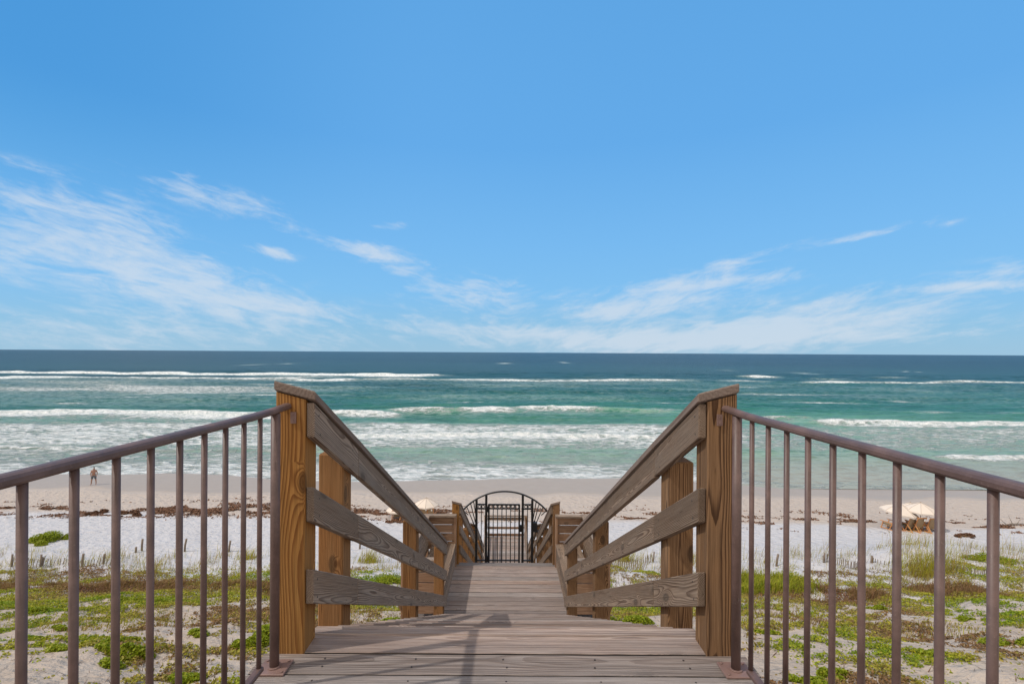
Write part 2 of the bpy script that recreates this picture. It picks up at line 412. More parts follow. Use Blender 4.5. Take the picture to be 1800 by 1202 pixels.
m, t, b = material('sea_water')
P = t.new('ShaderNodeNewGeometry').outputs['Position']; x, y, z = t.sep(P)
fm = t.attr('foam'); dist = t.math('MULTIPLY', t.math('LOGARITHM', t.math('DIVIDE', t.math('MAXIMUM', y, 50.), 50.), 10.), .5)
pt = t.noise(t.vmath('MULTIPLY', P, (.010, .035, 0.)), 1., 4, .55)
d2 = t.math('ADD', dist, t.math('MULTIPLY', t.math('SUBTRACT', pt, .5), .16))
col = t.ramp(d2, [(0., (.27, .30, .235)), (.05, (.24, .37, .26)), (.13, (.125, .315, .215)), (.19, (.04, .195, .145)), (.27, (.020, .125, .105)), (.36, (.015, .085, .098)), (.60, (.011, .055, .088)), (1., (.010, .045, .080))])
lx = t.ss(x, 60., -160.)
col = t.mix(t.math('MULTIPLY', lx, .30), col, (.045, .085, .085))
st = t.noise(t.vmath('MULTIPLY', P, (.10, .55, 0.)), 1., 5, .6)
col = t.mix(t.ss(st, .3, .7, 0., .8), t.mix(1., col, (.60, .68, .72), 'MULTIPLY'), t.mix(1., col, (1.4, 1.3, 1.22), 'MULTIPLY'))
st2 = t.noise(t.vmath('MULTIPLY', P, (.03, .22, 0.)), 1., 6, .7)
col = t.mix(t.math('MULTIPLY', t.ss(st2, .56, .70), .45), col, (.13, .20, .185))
# thin sandy water, sand stirred up
st3 = t.noise(t.vmath('MULTIPLY', P, (.0009, .0032, 0.)), 1., 10, .72)
col = t.mix(t.ss(st3, .36, .62, 0., .9), t.mix(1., col, (.62, .70, .74), 'MULTIPLY'), t.mix(1., col, (1.25, 1.15, 1.1), 'MULTIPLY'))
col = t.mix(1., col, (.80, .80, .80), 'MULTIPLY')
hi = t.attr('crest')
col = t.mix(t.math('MULTIPLY', hi, .6), col, (.14, .34, .20))
n1 = t.noise(t.vmath('MULTIPLY', P, (.45, 1.0, 0.)), 1., 8, .70, .8)
n3 = t.noise(t.vmath('MULTIPLY', P, (.8, 1.3, 0.)), 1., 7, .75, .5)
n2 = t.noise(t.vmath('MULTIPLY', P, (.10, .22, 0.)), 1., 3, .5)
vo = t.new('ShaderNodeTexVoronoi', feature='DISTANCE_TO_EDGE'); vo.inputs['Scale'].default_value = 1.
wp = t.vmath('ADD', t.vmath('MULTIPLY', P, (.36, .75, 0.)), t.vmath('MULTIPLY', t.noise(t.vmath('MULTIPLY', P, (.3, .6, 0.)), 1., 3, .6, 0, 1), (2.2, 2.2, 0.)))
t.link(wp, vo.inputs['Vector'])
lac = t.ss(vo.outputs['Distance'], .0, .32, 1., 0.)
N = t.math('ADD', t.math('ADD', t.math('MULTIPLY', n1, .75), t.math('MULTIPLY', lac, .22)), t.math('MULTIPLY', n2, .25))
e = t.math('SUBTRACT', t.math('ADD', fm, N), 1.06)
foam = t.math('MULTIPLY', t.ss(e, -.10, .26), .95)
col = t.mix(t.math('MULTIPLY', t.attr('shoal'), .85), col, (.30, .265, .215))
soft = t.ss(e, -.42, .10, 0., .50)
col = t.mix(soft, col, (.40, .50, .46))
col = t.mix(foam, col, t.mix(t.ss(n3, .38, .60), (.50, .56, .56), (.88, .88, .87)))
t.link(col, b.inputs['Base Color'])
t.setin(b.inputs['Roughness'], t.math('ADD', t.math('MULTIPLY', foam, .5), .30))
b.inputs['Specular IOR Level'].default_value = .07; b.inputs['IOR'].default_value = 1.33
w1 = t.noise(t.vmath('MULTIPLY', P, (.5, 1.3, 0.)), 1., 6, .65)
w2 = t.noise(t.vmath('MULTIPLY', P, (.035, .16, 0.)), 1., 5, .65)
far = t.ss(y, 90., 400.)
hh = t.math('ADD', t.math('MULTIPLY', w1, .45), t.math('ADD', t.math('MULTIPLY', t.math('MULTIPLY', w2, far), 5.0), t.math('ADD', t.math('MULTIPLY', foam, .35), t.math('MULTIPLY', t.math('MULTIPLY', n3, foam), 1.3))))
t.link(t.bump(hh, 1., .55), b.inputs['Normal'])
M['sea'] = m
crest = np.clip(Hd/1.0, 0, 1)*(1-sst(180, 230, Yg))
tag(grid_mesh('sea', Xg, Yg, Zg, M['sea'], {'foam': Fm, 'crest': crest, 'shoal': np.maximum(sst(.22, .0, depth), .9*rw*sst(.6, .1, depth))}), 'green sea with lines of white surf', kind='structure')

# ------------------------------------------------------------------ wooden boardwalk
L1 = 2.43; NT1 = 18; RUN = .2925; RISE = RUN*SL
Z2 = -NT1*RISE                      # middle landing -2.775
Y2a = L1+(NT1)*RUN-.02; Y2b = 9.56
def add_deck(mb, x0, x1, ys0, ys1, z, pitch=.147, gap=.009, th=.038):
    y = ys1
    while y > ys0+.02:
        a = max(y-pitch+gap, ys0)
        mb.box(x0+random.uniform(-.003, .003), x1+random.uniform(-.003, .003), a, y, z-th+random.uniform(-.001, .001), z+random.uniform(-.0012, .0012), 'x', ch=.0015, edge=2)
        for xs_ in ([-.80, -.40, 0., .40, .80] if z > -1 else []):
            for q in (.35, .75):
                xq = xs_+random.uniform(-.012, .012); yq = a+(y-a)*q
                mb.tube([(xq, yq, z-.002), (xq, yq, z+.0018)], .0042, 7, 1)
        y -= pitch
def ground_to(x, y): return float(tz(x, y))-.4

# top landing
t0 = thing('upper_landing', (0, 1.0, -.2), 'weathered grey plank landing in the foreground between the two brown metal railings', 'landing')
mb = MB(); add_deck(mb, -1.10, 1.10, -2.2, 2.209, 0.0)
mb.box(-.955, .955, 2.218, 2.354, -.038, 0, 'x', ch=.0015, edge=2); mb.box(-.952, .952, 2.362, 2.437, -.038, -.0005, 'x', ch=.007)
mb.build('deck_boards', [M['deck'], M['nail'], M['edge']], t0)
mb = MB()
for sx in (-1, 1):
    mb.box(sx*1.06-.02, sx*1.06+.02, -2.2, 2.20, -.28, -.042, 'y')
mb.box(-.93, .93, 2.38, 2.418, -.26, -.042, 'x')
mb.build('rim_joist', M['slat'], t0)
for sx in (-1, 1):
    for yy in (-1.9, 0.6):
        mb = MB(); mb.box(sx*.95-.07, sx*.95+.07, yy-.07, yy+.07, ground_to(sx*.95, yy), -.05, 'z'); mb.build('support_post', M['post_r'], t0)

def stairs(name, y0, z0, n, label, w=.945):
    s = thing(name, (0, y0, z0-n*RISE), label, 'staircase')
    for i in range(1, n):
        mb = MB(); zz = z0-i*RISE; yy = y0+i*RUN
        for k in range(2):
            mb.box(-w+random.uniform(-.006, .006), w+random.uniform(-.006, .006), yy-.290+k*.147, yy-.290+k*.147+.141, zz-.038, zz+random.uniform(-.001, .001), 'x', ch=.007)
        mb.build('tread', M['deck'], s)
    for sx in (-1, 1):
        mb = MB(); ln = n*RUN
        mb.box(sx*.90-.02, sx*.90+.02, y0, y0+ln, -.34, -.06, 'y', fn=lambda x, y, z: (x, y, z+z0-SL*(y-y0)-.045-.10))
        mb.build('stringer', M['slat'], s)
    return s
stairs('upper_staircase', L1, 0.0, NT1, 'grey wooden stair flight dropping from the foreground deck to the bench landing')

XI = .92; PW = .135; RT = .038       # post inner face, post size, rail thickness
def railing(name, sx, y0, z0, y1, posts, rails, splits, label, pm, rm, first_post=True, cap_tilt=.26):
    s = thing(name, (sx*1.0, y0, z0-.2), label, 'railing')
    zl = lambda yy: z0-SL*(yy-y0)
    for (yp, top, kind) in posts:
        mb = MB(); bot = ground_to(sx*.98, yp)
        if kind == 'cap':
            # top cut to carry the tilted cap
            xa, xb = sorted((sx*XI, sx*(XI+PW)))
            def f(x, y, z, yp=yp, bot=bot):
                if z > zl(yp)+.5: z = zl(yp)+1.150-SL*max(0, y-y0-.02)+cap_tilt*(abs(x)-.88)-.002
                return (x, y, z)
            mb.box(xa, xb, yp, yp+PW, bot if yp > 2.5 else -.6, top, 'z', fn=f, ch=.006)
        else:
            xa, xb = sorted((sx*(XI+.0), sx*(XI+PW+.005)))
            mb.box(xa, xb, yp, yp+PW+.01, bot, top, 'z', ch=.007)
        mb.build('post', M['post_l2'] if pm == M['post_l'] and kind == 'n' else pm, s)
    for (za, zb) in rails:
        prev = y0+.011
        for e in list(splits)+[y1]:
            mb = MB(); xa, xb = sorted((sx*(XI-RT), sx*(XI-.0015)))
            j = random.uniform(-.003, .003)
            mb.box(xa, xb, prev, e-.003, za+j, zb+j, 'y', fn=lambda x, y, z: (x, y, z+z0-SL*(y-y0)), ch=.004)
            for (yp, top, kind) in posts:       # screws where the board meets a post
                for dz in (.035, (zb-za)-.04):
                    yy = yp+PW*.5+random.uniform(-.02, .02)
                    for q in (yy, ):
                        if prev < q < e:
                            zc = za+dz+z0-SL*(q-y0)
                            xf = sx*(XI-RT-.0012)
                            mb.cyl((xf, q, zc), (xf+sx*.004, q, zc), .0045, 8, 1)
            mb.build('rail', [rm, M['nail']], s)
            prev = e
    # cap
    prev = y0-.006
    for e in list(splits)[:1]+[y1+.03]:
        mb = MB(); xa, xb = sorted((sx*.872, sx*1.062))
        def f(x, y, z):
            return (x, y, z+z0-SL*max(0, y-y0-.02)+cap_tilt*(abs(x)-.88))
        mb.box(xa, xb, prev, e-.002, 1.1555, 1.1975, 'y', fn=f, ch=.005)
        mb.build('handrail_cap', M['cap'], s)
        prev = e
    return s
RAILS = [(.994, 1.152), (.607, .765), (.225, .383)]
PO1 = lambda h: [(2.209, 1.15, 'cap'), (2.73, h, 'n'), (4.97, -.36, 'n'), (7.13, -1.50, 'n')]
railing('timber_stair_railing', -1, 2.209, 0, 7.27, PO1(.80), RAILS, [2.89], 'golden posts and grey boards of the big stair railing in the foreground left', M['post_l'], M['rail_l'])
railing('timber_stair_railing', 1, 2.209, 0, 7.27, PO1(.765), RAILS, [2.885], 'brown posts and warm boards of the big stair railing in the foreground right', M['post_r'], M['rail_r'])

# middle landing with benches
t2 = thing('bench_landing', (0, 8.5, Z2-.2), 'middle plank landing in front of the gate, between two box benches', 'landing')
mb = MB(); add_deck(mb, -1.55, 1.55, Y2a-.28, 9.40, Z2); mb.box(-1.0, 1.0, 9.405, Y2b, Z2-.038, Z2, 'x', ch=.006)
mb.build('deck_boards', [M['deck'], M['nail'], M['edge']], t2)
mb = MB()
for yy in (7.45, 9.38): mb.box(-1.55, 1.55, yy-.02, yy+.02, Z2-.28, Z2-.042, 'x')
for sx in (-1, 1): mb.box(sx*1.53-.02, sx*1.53+.02, 7.475, 9.355, Z2-.28, Z2-.042, 'y')
mb.build('rim_joist', M['slat'], t2)
for sx in (-1, 1):
    for yy in (7.55, 9.25):
        mb = MB(); mb.box(sx*1.4-.07, sx*1.4+.07, yy-.07, yy+.07, ground_to(sx*1.4, yy), Z2-.05, 'z'); mb.build('support_post', M['post_r'], t2)
for sx, side, pm in ((-1, 'left', 'post_l'), (1, 'right', 'post_r')):
    bnc = thing('box_bench', (sx*1.2, 8.4, Z2), 'brown box bench on the middle landing, along its %s side' % side, 'bench')
    mb = MB()
    for k in range(3):
        a = .965+k*.155; xa, xb = sorted((sx*a, sx*(a+.149)))
        mb.box(xa, xb, 7.42, 9.36, Z2+.412, Z2+.45, 'y')
    mb.build('seat', M['rail_r'], bnc)
    mb = MB()
    for k in range(2):
        xa, xb = sorted((sx*.975, sx*1.01)); mb.box(xa, xb, 7.42, 9.355, Z2+.03+k*.19, Z2+.212+k*.19, 'y')
    mb.build('seat_front', M['rail_l'] if sx < 0 else M['rail_r'], bnc)
    rl = thing('slatted_railing', (sx*1.5, 8.4, Z2), 'brown slatted board railing around the middle landing bench, %s of the gate' % side, 'railing')
    mb = MB()
    for k in range(5):                                                # far side
        z = Z2+.955-.16*k; xa, xb = sorted((sx*1.0, sx*1.50))
        if k < 4 : mb.box(xa, xb, 9.385, 9.42, z-.145, z, 'x')
    mb.build('far_slats', M['slat'], rl)
    mb = MB()
    for k in range(4):
        z = Z2+.955-.16*k; mb.box(sx*1.52-.018, sx*1.52+.018, 7.40, 9.38, z-.145, z, 'y')
    mb.build('side_slats', M['rail_l'] if sx < 0 else M['rail_r'], rl)
    mb = MB()
    for k in range(5):
        z = Z2+.955-.16*k; xa, xb = sorted((sx*1.08, sx*1.50)); mb.box(xa, xb, 7.36, 7.395, z-.145, z, 'x')
    mb.build('near_slats', M['slat'], rl)
    for (xx, yy, w) in ((sx*.985, 9.40, .025), (sx*1.545, 9.40, .045), (sx*1.545, 7.38, .045)):
        mb = MB(); mb.box(xx-w, xx+w, yy-.045, yy+.045, Z2-.05, Z2+.958, 'z'); mb.build('post', M['slat'], rl)
    mb = MB(); xa, xb = sorted((sx*.96, sx*1.60)); mb.box(xa, xb, 9.33, 9.45, Z2+.960, Z2+.998, 'x')
    xa, xb = sorted((sx*1.47, sx*1.60)); mb.box(xa, xb, 7.45, 9.325, Z2+.960, Z2+.998, 'y')
    xa, xb = sorted((sx*1.06, sx*1.62)); mb.box(xa, xb, 7.33, 7.445, Z2+.960, Z2+.998, 'x')
    mb.build('cap_board', M['rail_l'], rl)
    mb = MB()
    mb.box(-.04, .04, -.02, .02, -.9, .9, 'z', fn=lambda x, y, z, sx=sx: (sx*1.22+sx*z*.42+x, 7.33+y, Z2-.55+z))
    mb.build('brace', M['post_r'], rl)

# lower flight in two runs with a small step at the gate
N2 = 14; Y3 = Y2b+N2*RUN; Z3 = Z2-N2*RISE
stairs('gate_staircase', Y2b, Z2, N2, 'wooden stair flight hidden below the middle landing, leading down to the black gate')
t3 = thing('gate_landing', (0, Y3+.2, Z3-.2), 'short plank landing the black gate stands on, below the bench landing', 'landing')
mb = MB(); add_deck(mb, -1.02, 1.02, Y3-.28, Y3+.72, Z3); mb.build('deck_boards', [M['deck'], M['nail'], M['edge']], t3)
Y4 = Y3+.72; N4 = 17; Y5 = Y4+N4*RUN; Z5 = Z3-N4*RISE
stairs('beach_staircase', Y4, Z3, N4, 'lowest stair flight going down behind the black gate')
YE = 23.45
t5 = thing('beach_landing', (0, 21.5, Z5-.2), 'lowest plank landing seen through the bars of the gate', 'landing')
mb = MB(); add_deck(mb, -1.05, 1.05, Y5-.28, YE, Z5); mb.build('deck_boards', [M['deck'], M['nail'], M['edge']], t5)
for sx in (-1, 1):
    for yy in (Y5+.2, YE-.2):
        mb = MB(); mb.box(sx*.9-.07, sx*.9+.07, yy-.07, yy+.07, ground_to(sx*.9, yy), Z5-.042, 'z'); mb.build('support_post', M['post_r'], t5)
for sx, side, pm, rm in ((-1, 'left', 'post_l', 'rail_l'), (1, 'right', 'post_r', 'rail_r')):
    railing('timber_stair_railing', sx, 9.47, Z2, Y3+.1, [(9.47, Z2+1.15, 'cap'), (10.25, Z2-SL*.78+1.07, 'n'), (11.9, Z2-SL*2.43+1.07, 'n'), (13.4, Z2-SL*3.93+1.07, 'n')], RAILS, [11.0],
            'smaller timber railing running down to the gate on its %s side' % side, M[pm], M[rm])
    railing('timber_stair_railing', sx, Y4, Z3, Y5+.1, [(Y4+.05, Z3+1.12, 'n'), (17.0, Z3-SL*(17-Y4)+1.05, 'n'), (Y5-.1, Z5+1.3, 'n')], RAILS, [17.0],
            'far timber railing behind the gate bars, on the %s' % side, M[pm], M[rm])
    lr = thing('landing_side_railing', (sx*1.0, 22.0, Z5), 'level railing of the lowest landing beyond the gate, %s side' % side, 'railing')
    mb = MB()
    for zz in (.20, .56, .92): mb.box(sx*.90-.02, sx*.90+.02, Y5+.15, YE-.1, Z5+zz-.07, Z5+zz+.07, 'y')
    mb.build('rail', M[rm], lr)
    mb = MB(); mb.box(sx*.97-.065, sx*.97+.065, YE-.16, YE-.03, Z5-.03, Z5+.98, 'z'); mb.build('post', M[pm], lr)
er = thing('landing_end_railing', (0, YE, Z5), 'board railing closing the far end of the lowest landing, seen through the gate', 'railing')
for za, zb in ((.02, .15), (.37, .48)):
    mb = MB(); mb.box(-.88, .88, YE-.02, YE+.018, Z5+za, Z5+zb, 'x'); mb.build('rail', M['slat'], er)
mb = MB(); mb.box(-.88, .88, YE-.02, YE+.018, Z5+.80, Z5+.93, 'x'); mb.build('rail', M['rail_r'], er)
mb = MB(); mb.box(-1.05, 1.05, YE-.07, YE+.07, Z5+.982, Z5+1.02, 'x'); mb.build('cap_board', M['rail_r'], er)

# ------------------------------------------------------------------ iron gate
GY = 14.0; fd = F/GY; GX = -.045
gx = lambda p: (p-VX)/fd
gz = lambda p: EYE-(p-HY)/fd
g = thing('iron_gate', (GX, GY, Z3), 'black iron gate with an arched top and fanned side bars across the stairs', 'gate')
def bar(nm, segs, parent=g, r=None):
    mb = MB()
    for s_ in segs: mb.box(*s_, grain='z', ch=.003)
    return mb.build(nm, M['black'], parent)
def vb(x, w, z0, z1, d=.02): return (x-w/2, x+w/2, GY-d, GY+d, z0, z1)
for x, top in ((839.2, 878), (937.2, 878), (856.3, 869.5), (920.5, 869.5)):
    bar('gate_post', [vb(gx(x), .068, Z3, gz(top), .03)])
mb = MB(); pts = []
A0 = (gx(814), gz(898)); A1 = (gx(889), gz(863.5)); A2 = (gx(963), gz(898))
cx = A1[0]; half = (A2[0]-A0[0])/2; sag = A1[1]-A0[1]; Rr = (half*half+sag*sag)/(2*sag)
arc = lambda x: A1[1]-Rr+math.sqrt(max(Rr*Rr-(x-cx)**2, 0))
pts = [(cx-half+2*half*i/40, GY, arc(cx-half+2*half*i/40)) for i in range(41)]
mb.tube(pts, .025, 8); mb.build('arch_bar', M['black'], g)
for xa, xb, nb in ((841, 854.6, 1), (922.5, 935.5, 1)):
    s_ = [(gx(xa), gx(xb), GY-.018, GY+.018, gz(y)-.018, gz(y)+.018) for y in (886.2, 894, 984.5)]
    s_ += [vb(gx((xa+xb)/2), .022, Z3+.1, gz(886.5), .009)]
    sp = bar('side_panel', s_)
leaf = bar('gate_leaf', [vb(gx(861), .05, Z3+.12, gz(885.5), .015), vb(gx(914.4), .05, Z3+.12, gz(885.5), .015)] +
           [(gx(861), gx(914.4), GY-.014, GY+.014, gz(y)-h_, gz(y)+h_) for y, h_ in ((886.5, .022), (894, .014), (984.5, .018))])
for i in range(1, 7):
    mb = MB(); xx = gx(861+i*53.4/7.0)
    mb.cyl((xx, GY, Z3+.12), (xx, GY, gz(887)), .0135, 8)
    mb.tube([(xx, GY, gz(939.6)-.03), (xx, GY, gz(939.6)), (xx, GY, gz(939.6)+.03)], .02, 8, rs=[.5, 1, .5])
    mb.build('bar', M['black'], leaf)
mb = MB()
for i in range(7):
    xc = gx(861+(i+.5)*53.4/7.0); zc = gz(890.3); rr = .048
    mb.tube([(xc+rr*math.cos(a*math.pi/6), GY, zc+rr*math.sin(a*math.pi/6)) for a in range(13)], .010, 6, up=(0, 1, 0), cap=False)
for x in (844.5, 851, 926, 932.5):
    xc = gx(x); zc = gz(890.3); rr = .04
    mb.tube([(xc+rr*math.cos(a*math.pi/6), GY, zc+rr*math.sin(a*math.pi/6)) for a in range(13)], .010, 6, up=(0, 1, 0), cap=False)
mb.build('ring_ornament', M['black'], leaf)
for sgn in (-1, 1):
    for tx, bx, bz in ((.985, .86, 905 if sgn < 0 else 905), (.90, .66, 932), (.81, .55, 925), (.74, .50, 912)):
        xt = cx+sgn*half*tx; mb = MB()
        mb.cyl((xt, GY, arc(xt)), (cx+sgn*half*bx if bx > .7 else cx+sgn*max(half*bx, .82), GY, gz(bz)), .014, 8)
        mb.build('fan_bar', M['black'], g)
    mb = MB(); mb.cyl((cx+sgn*.81, GY, gz(931.5)), (cx+sgn*1.02, GY, gz(931.5)), .014, 8); mb.build('fan_bar', M['black'], g)
mb = MB(); mb.box(gx(939), gx(946), GY-.05, GY+.05, gz(932), gz(917), 'z', ch=.01); mb.box(gx(938.5), gx(948), GY-.06, GY+.06, gz(933.5), gz(932), 'z'); mb.build('lock_box', M['black'], g)
mb = MB(); mb.box(gx(913.6), gx(918.6), GY-.035, GY+.035, gz(934), gz(922), 'z', ch=.006); mb.build('latch', M['black'], g)
for zz in (895, 982):
    mb = MB(); mb.box(gx(857.5), gx(860.5), GY-.02, GY+.02, gz(zz+5), gz(zz-5), 'z'); mb.build('hinge', M['black'], g)
# keypad loop on the left railing
kp = thing('wall_lantern', (-.84, 12.3, -3.6), 'small black open lantern box fixed to the lower left railing beside the gate', 'lantern')
mb = MB(); f2 = F/12.3; xa = (820-VX)/f2; xb = (826.5-VX)/f2; za = EYE-(951-HY)/f2; zb = EYE-(938.5-HY)/f2
for q in ((xa, xa+.014, za, zb), (xb-.014, xb, za, zb)): mb.box(q[0], q[1], 12.26, 12.30, q[2], q[3], 'z')
mb.box(xa, xb, 12.24, 12.32, zb-.03, zb, 'x'); mb.box(xa, xb, 12.26, 12.30, za, za+.02, 'x')
mb.build('lantern_frame', M['black'], kp)
mb = MB(); mb.box(xa+.014, xb-.014, 12.272, 12.288, za+.02, zb-.03, 'x'); mb.build('lantern_panel', M['slat'], kp)

# ------------------------------------------------------------------ brown metal railings
def metal_railing(sx, side):
    s = thing('metal_railing', (sx*1.002, 1.0, 0), 'brown painted metal picket railing along the foreground deck, bolted to the %s wooden post' % side, 'railing')
    X0 = sx*1.002; ZR = 1.118
    # moulded handrail profile
    prof = [(-.021, -.006), (-.021, .004), (-.017, .0105), (-.009, .0138), (0, .0145), (.009, .0138), (.017, .0105), (.021, .004), (.021, -.006), (.014, -.0125), (-.014, -.0125)]
    mb = MB(); ya, yb = -2.2, 2.206; n = len(prof)
    yy = np.linspace(ya, yb, 30); pts = []
    for k, y in enumerate(yy):
        s_ = 1.0
        for (a, c) in prof: pts.append((X0+a*s_, y, ZR+c*s_+.010*(y > 2.0)*(y-2.0)/.2))
    fs = []
    for k in range(len(yy)-1):
        for j in range(n):
            fs.append([k*n+j, k*n+(j+1) % n, (k+1)*n+(j+1) % n, (k+1)*n+j])
    fs.append(list(range(n))[::-1]); fs.append([(len(yy)-1)*n+j for j in range(n)])
    fs = [f[::-1] for f in fs]
    mb.poly(pts, fs, smooth=False); mb.build('handrail', M['metal'], s)
    for yy in (2.10, -.05):
        mb = MB(); mb.cyl((X0, yy, .004), (X0, yy, ZR-.01), .0195, 24)
        p = mb.build('main_post', M['metal'], s)
        mb = MB(); xa, xb = X0-.062, X0+.062
        mb.box(xa, xb, yy-.052, yy+.052, .0012, .011, 'x', ch=.002)
        mb.tube([(X0, yy, .010), (X0, yy, .017)], .027, 20)
        for dx in (-.047, .047):
            for dy in (-.037, .037): mb.tube([(X0+dx, yy+dy, .010), (X0+dx, yy+dy, .016)], .006, 8)
        mb.build('base_plate', M['plate'], s)
    for k in range(17):
        y = 1.967-.1207*k if sx < 0 else 1.972-.1222*k
        if abs(y+.05) < .03: continue
        mb = MB(); mb.cyl((X0, y, .09), (X0, y, ZR-.009), .0095, 16); mb.build('picket', M['metal'], s)
    mb = MB(); mb.box(X0-.016, X0+.016, -2.1, 1.98, .072, .092, 'y', ch=.004); mb.build('bottom_rail', M['metal'], s)
    mb = MB(); mb.box(X0-sx*.030-.013, X0-sx*.030+.013, 2.2025, 2.2075, ZR-.068, ZR-.016, 'z', ch=.001)
    for dz in (-.03, -.055): mb.cyl((X0-sx*.03, 2.199, ZR+dz), (X0-sx*.03, 2.203, ZR+dz), .004, 8)
    mb.build('bracket', M['plate'], s)
    mb = MB(); mb.box(X0-.055-sx*.0, X0+.055, 1.93, 2.045, -.001+.003, .009, 'y', ch=.002) if False else None
    return s
metal_railing(-1, 'left'); metal_railing(1, 'right')

# ------------------------------------------------------------------ beach things
def ground_pt(px, py):
    Yw = 30.
    for _ in range(40):
        H = EYE-float(tz((px-VX)*Yw/F, Yw, False)); Yw = .5*Yw+.5*F*H/(py-HY)
    Xw = (px-VX)*Yw/F; return Xw, Yw, float(tz(Xw, Yw))
def make_umbrella(label, loc, r=1.12, h=1.75, tilt=0., rz=0., grp='beach umbrellas on the sand'):
    u = thing('beach_umbrella', (0, 0, 0), label, 'umbrella', grp)
    mb = MB(); mb.cyl((0, 0, -.3), (0, 0, h), .022, 10); mb.build('pole', M['pole'], u)
    mb = MB(); n = 8; pts = [(0, 0, h+.02)]
    R1 = lambda k, rr, zz: (rr*math.cos(k*math.pi/4), rr*math.sin(k*math.pi/4), zz)
    rings = [(.33, -.13), (.70, -.32), (1., -.54), (1.0, -.63)]
    for rr, dz in rings:
        for k in range(n):
            pts.append(R1(k, r*rr, h+dz*r*.95)); a = R1(k+.5, r*rr*.955, h+dz*r*.95+.0-(.02 if rr < 1 else -.02)); pts.append(a)
    m2 = 2*n; fs = []
    for j in range(m2): fs.append([0, 1+j, 1+(j+1) % m2])
    for q in range(3):
        for j in range(m2): fs.append([1+q*m2+j, 1+(q+1)*m2+j, 1+(q+1)*m2+(j+1) % m2, 1+q*m2+(j+1) % m2])
    b0 = len(pts); pts += [(x*.995, y*.995, z-.012) for x, y, z in pts]
    fs += [[i+b0 for i in f][::-1] for f in fs]
    last = 1+3*m2
    for j in range(m2): fs.append([last+j, b0+last+j, b0+last+(j+1) % m2, last+(j+1) % m2])
    mb.poly(pts, fs); cn_ = mb.build('canopy', M['canvas'], u); mb = MB()
    for k in range(n):
        mb.tube([(0, 0, h+.025)]+[tuple(np.array(R1(k, r*rr, h+dz*r*.95))*np.array([1.004, 1.004, 1])+np.array([0, 0, .004])) for rr, dz in rings[:3]], .011, 5)
    mb.build('seams', M['seam'], cn_)
    mb = MB(); mb.tube([(0, 0, h+.0), (0, 0, h+.07)], .02, 8); mb.build('finial', M['pole'], u)
    u.location = loc; u.rotation_euler = (tilt*.4, tilt, rz); return u
def make_chair():
    c = thing('beach_chair', (0, 0, 0), '', 'beach chair')
    mb = MB(); sh = lambda x, y, z: (x, y+0.0, z)
    # faces +y (the sea); back leans to -y
    mb.box(-.24, .24, -.02, .03, .22, .92, 'z', fn=lambda x, y, z: (x, y-.36*(z-.22)-.12, z)); mb.build('backrest', M['chairfab'], c)
    mb = MB(); mb.box(-.24, .24, -.18, .45, .24, .29, 'y', fn=lambda x, y, z: (x, y, z+.12*y)); mb.build('seat', M['chairfab'], c)
    for sx in (-1, 1):
        mb = MB()
        mb.box(sx*.29-.022, sx*.29+.022, -.025, .025, 0, .95, 'z', fn=lambda x, y, z: (x, y-.38*(z-.22)-.12+.0, z))
        mb.box(sx*.29-.022, sx*.29+.022, -.55, .5, .02, .07, 'y')
        mb.box(sx*.29-.022, sx*.29+.022, -.025, .025, 0, .5, 'z', fn=lambda x, y, z: (x, y+.45-.25*z, z))
        mb.box(sx*.33-.04, sx*.33+.04, -.28, .48, .48, .51, 'y')
        mb.box(sx*.35-.02, sx*.35+.02, -.03, .03, 0, .48, 'z', fn=lambda x, y, z: (x, y-.62+.85*z, z))
        mb.build('side_frame', M['teak'], c)
    mb = MB(); mb.box(-.31, .31, -.03, .02, .90, .96, 'x', fn=lambda x, y, z: (x, y-.39, z)); mb.build('crossbar', M['teak'], c)
    mb = MB(); mb.box(.10, .22, -.44, -.40, .74, .88, 'z', ch=.015); mb.build('pillow', M['pillow'], c)
    return c
ch0 = make_chair(); used = False
for px, py, rz, sc_, lab in ((1569, 926, .35, 1.15, 'wooden beach chair under the tilted umbrella, leftmost of the four right of the stairs'),
                         (1598, 927, .2, 1.15, 'wooden beach chair second from the left in the row of four under the right umbrellas'),
                         (1613, 928, .1, 1.15, 'wooden beach chair third from the left in the row of four under the right umbrellas'),
                         (1637, 929, -.08, 1.15, 'wooden beach chair at the right end of the row of four right of the stairs'),
                         (699, 913, .1, .95, 'wooden beach chair by the seaweed, seen under the left stair rail'),
                         (714, 913, .0, .95, 'wooden beach chair partly behind the left stair rail, right of its twin by the seaweed'),
                         (747, 911, .15, .95, 'wooden beach chair beneath the white umbrella left of the gate'),
                         (760, 911, -.2, .95, 'wooden beach chair under the right edge of the white umbrella left of the gate')):
    x_, y_, z_ = ground_pt(px, py)
    o = ch0 if not used else copy_tree(ch0); used = True
    o.location = (x_, y_, z_); o.rotation_euler = (0, 0, rz); o.scale = (sc_,)*3
    tag(o, lab, 'beach chair', 'beach chairs on the sand')
for px, py, r_, h_, tl, rz, lab in ((1576, 923, 1.20, 1.85, .15, .2, 'cream umbrella tilted to the right, leftmost of the three on the right beach'),
                            (1604, 918, .9, 1.72, -.06, .5, 'cream umbrella half hidden between the two other umbrellas on the right beach'),
                            (1620, 926, 1.08, 2.0, 0, .1, 'cream upright umbrella, rightmost on the right beach'),
                            (703, 910, 1.0, 1.15, 0, .3, 'white umbrella mostly hidden behind the left stair rail'),
                            (750, 909, .98, 1.50, .03, .1, 'white umbrella above the slatted railing, just left of the gate')):
    x_, y_, z_ = ground_pt(px, py); make_umbrella(lab, (x_, y_, z_), r_, h_, tl, rz)

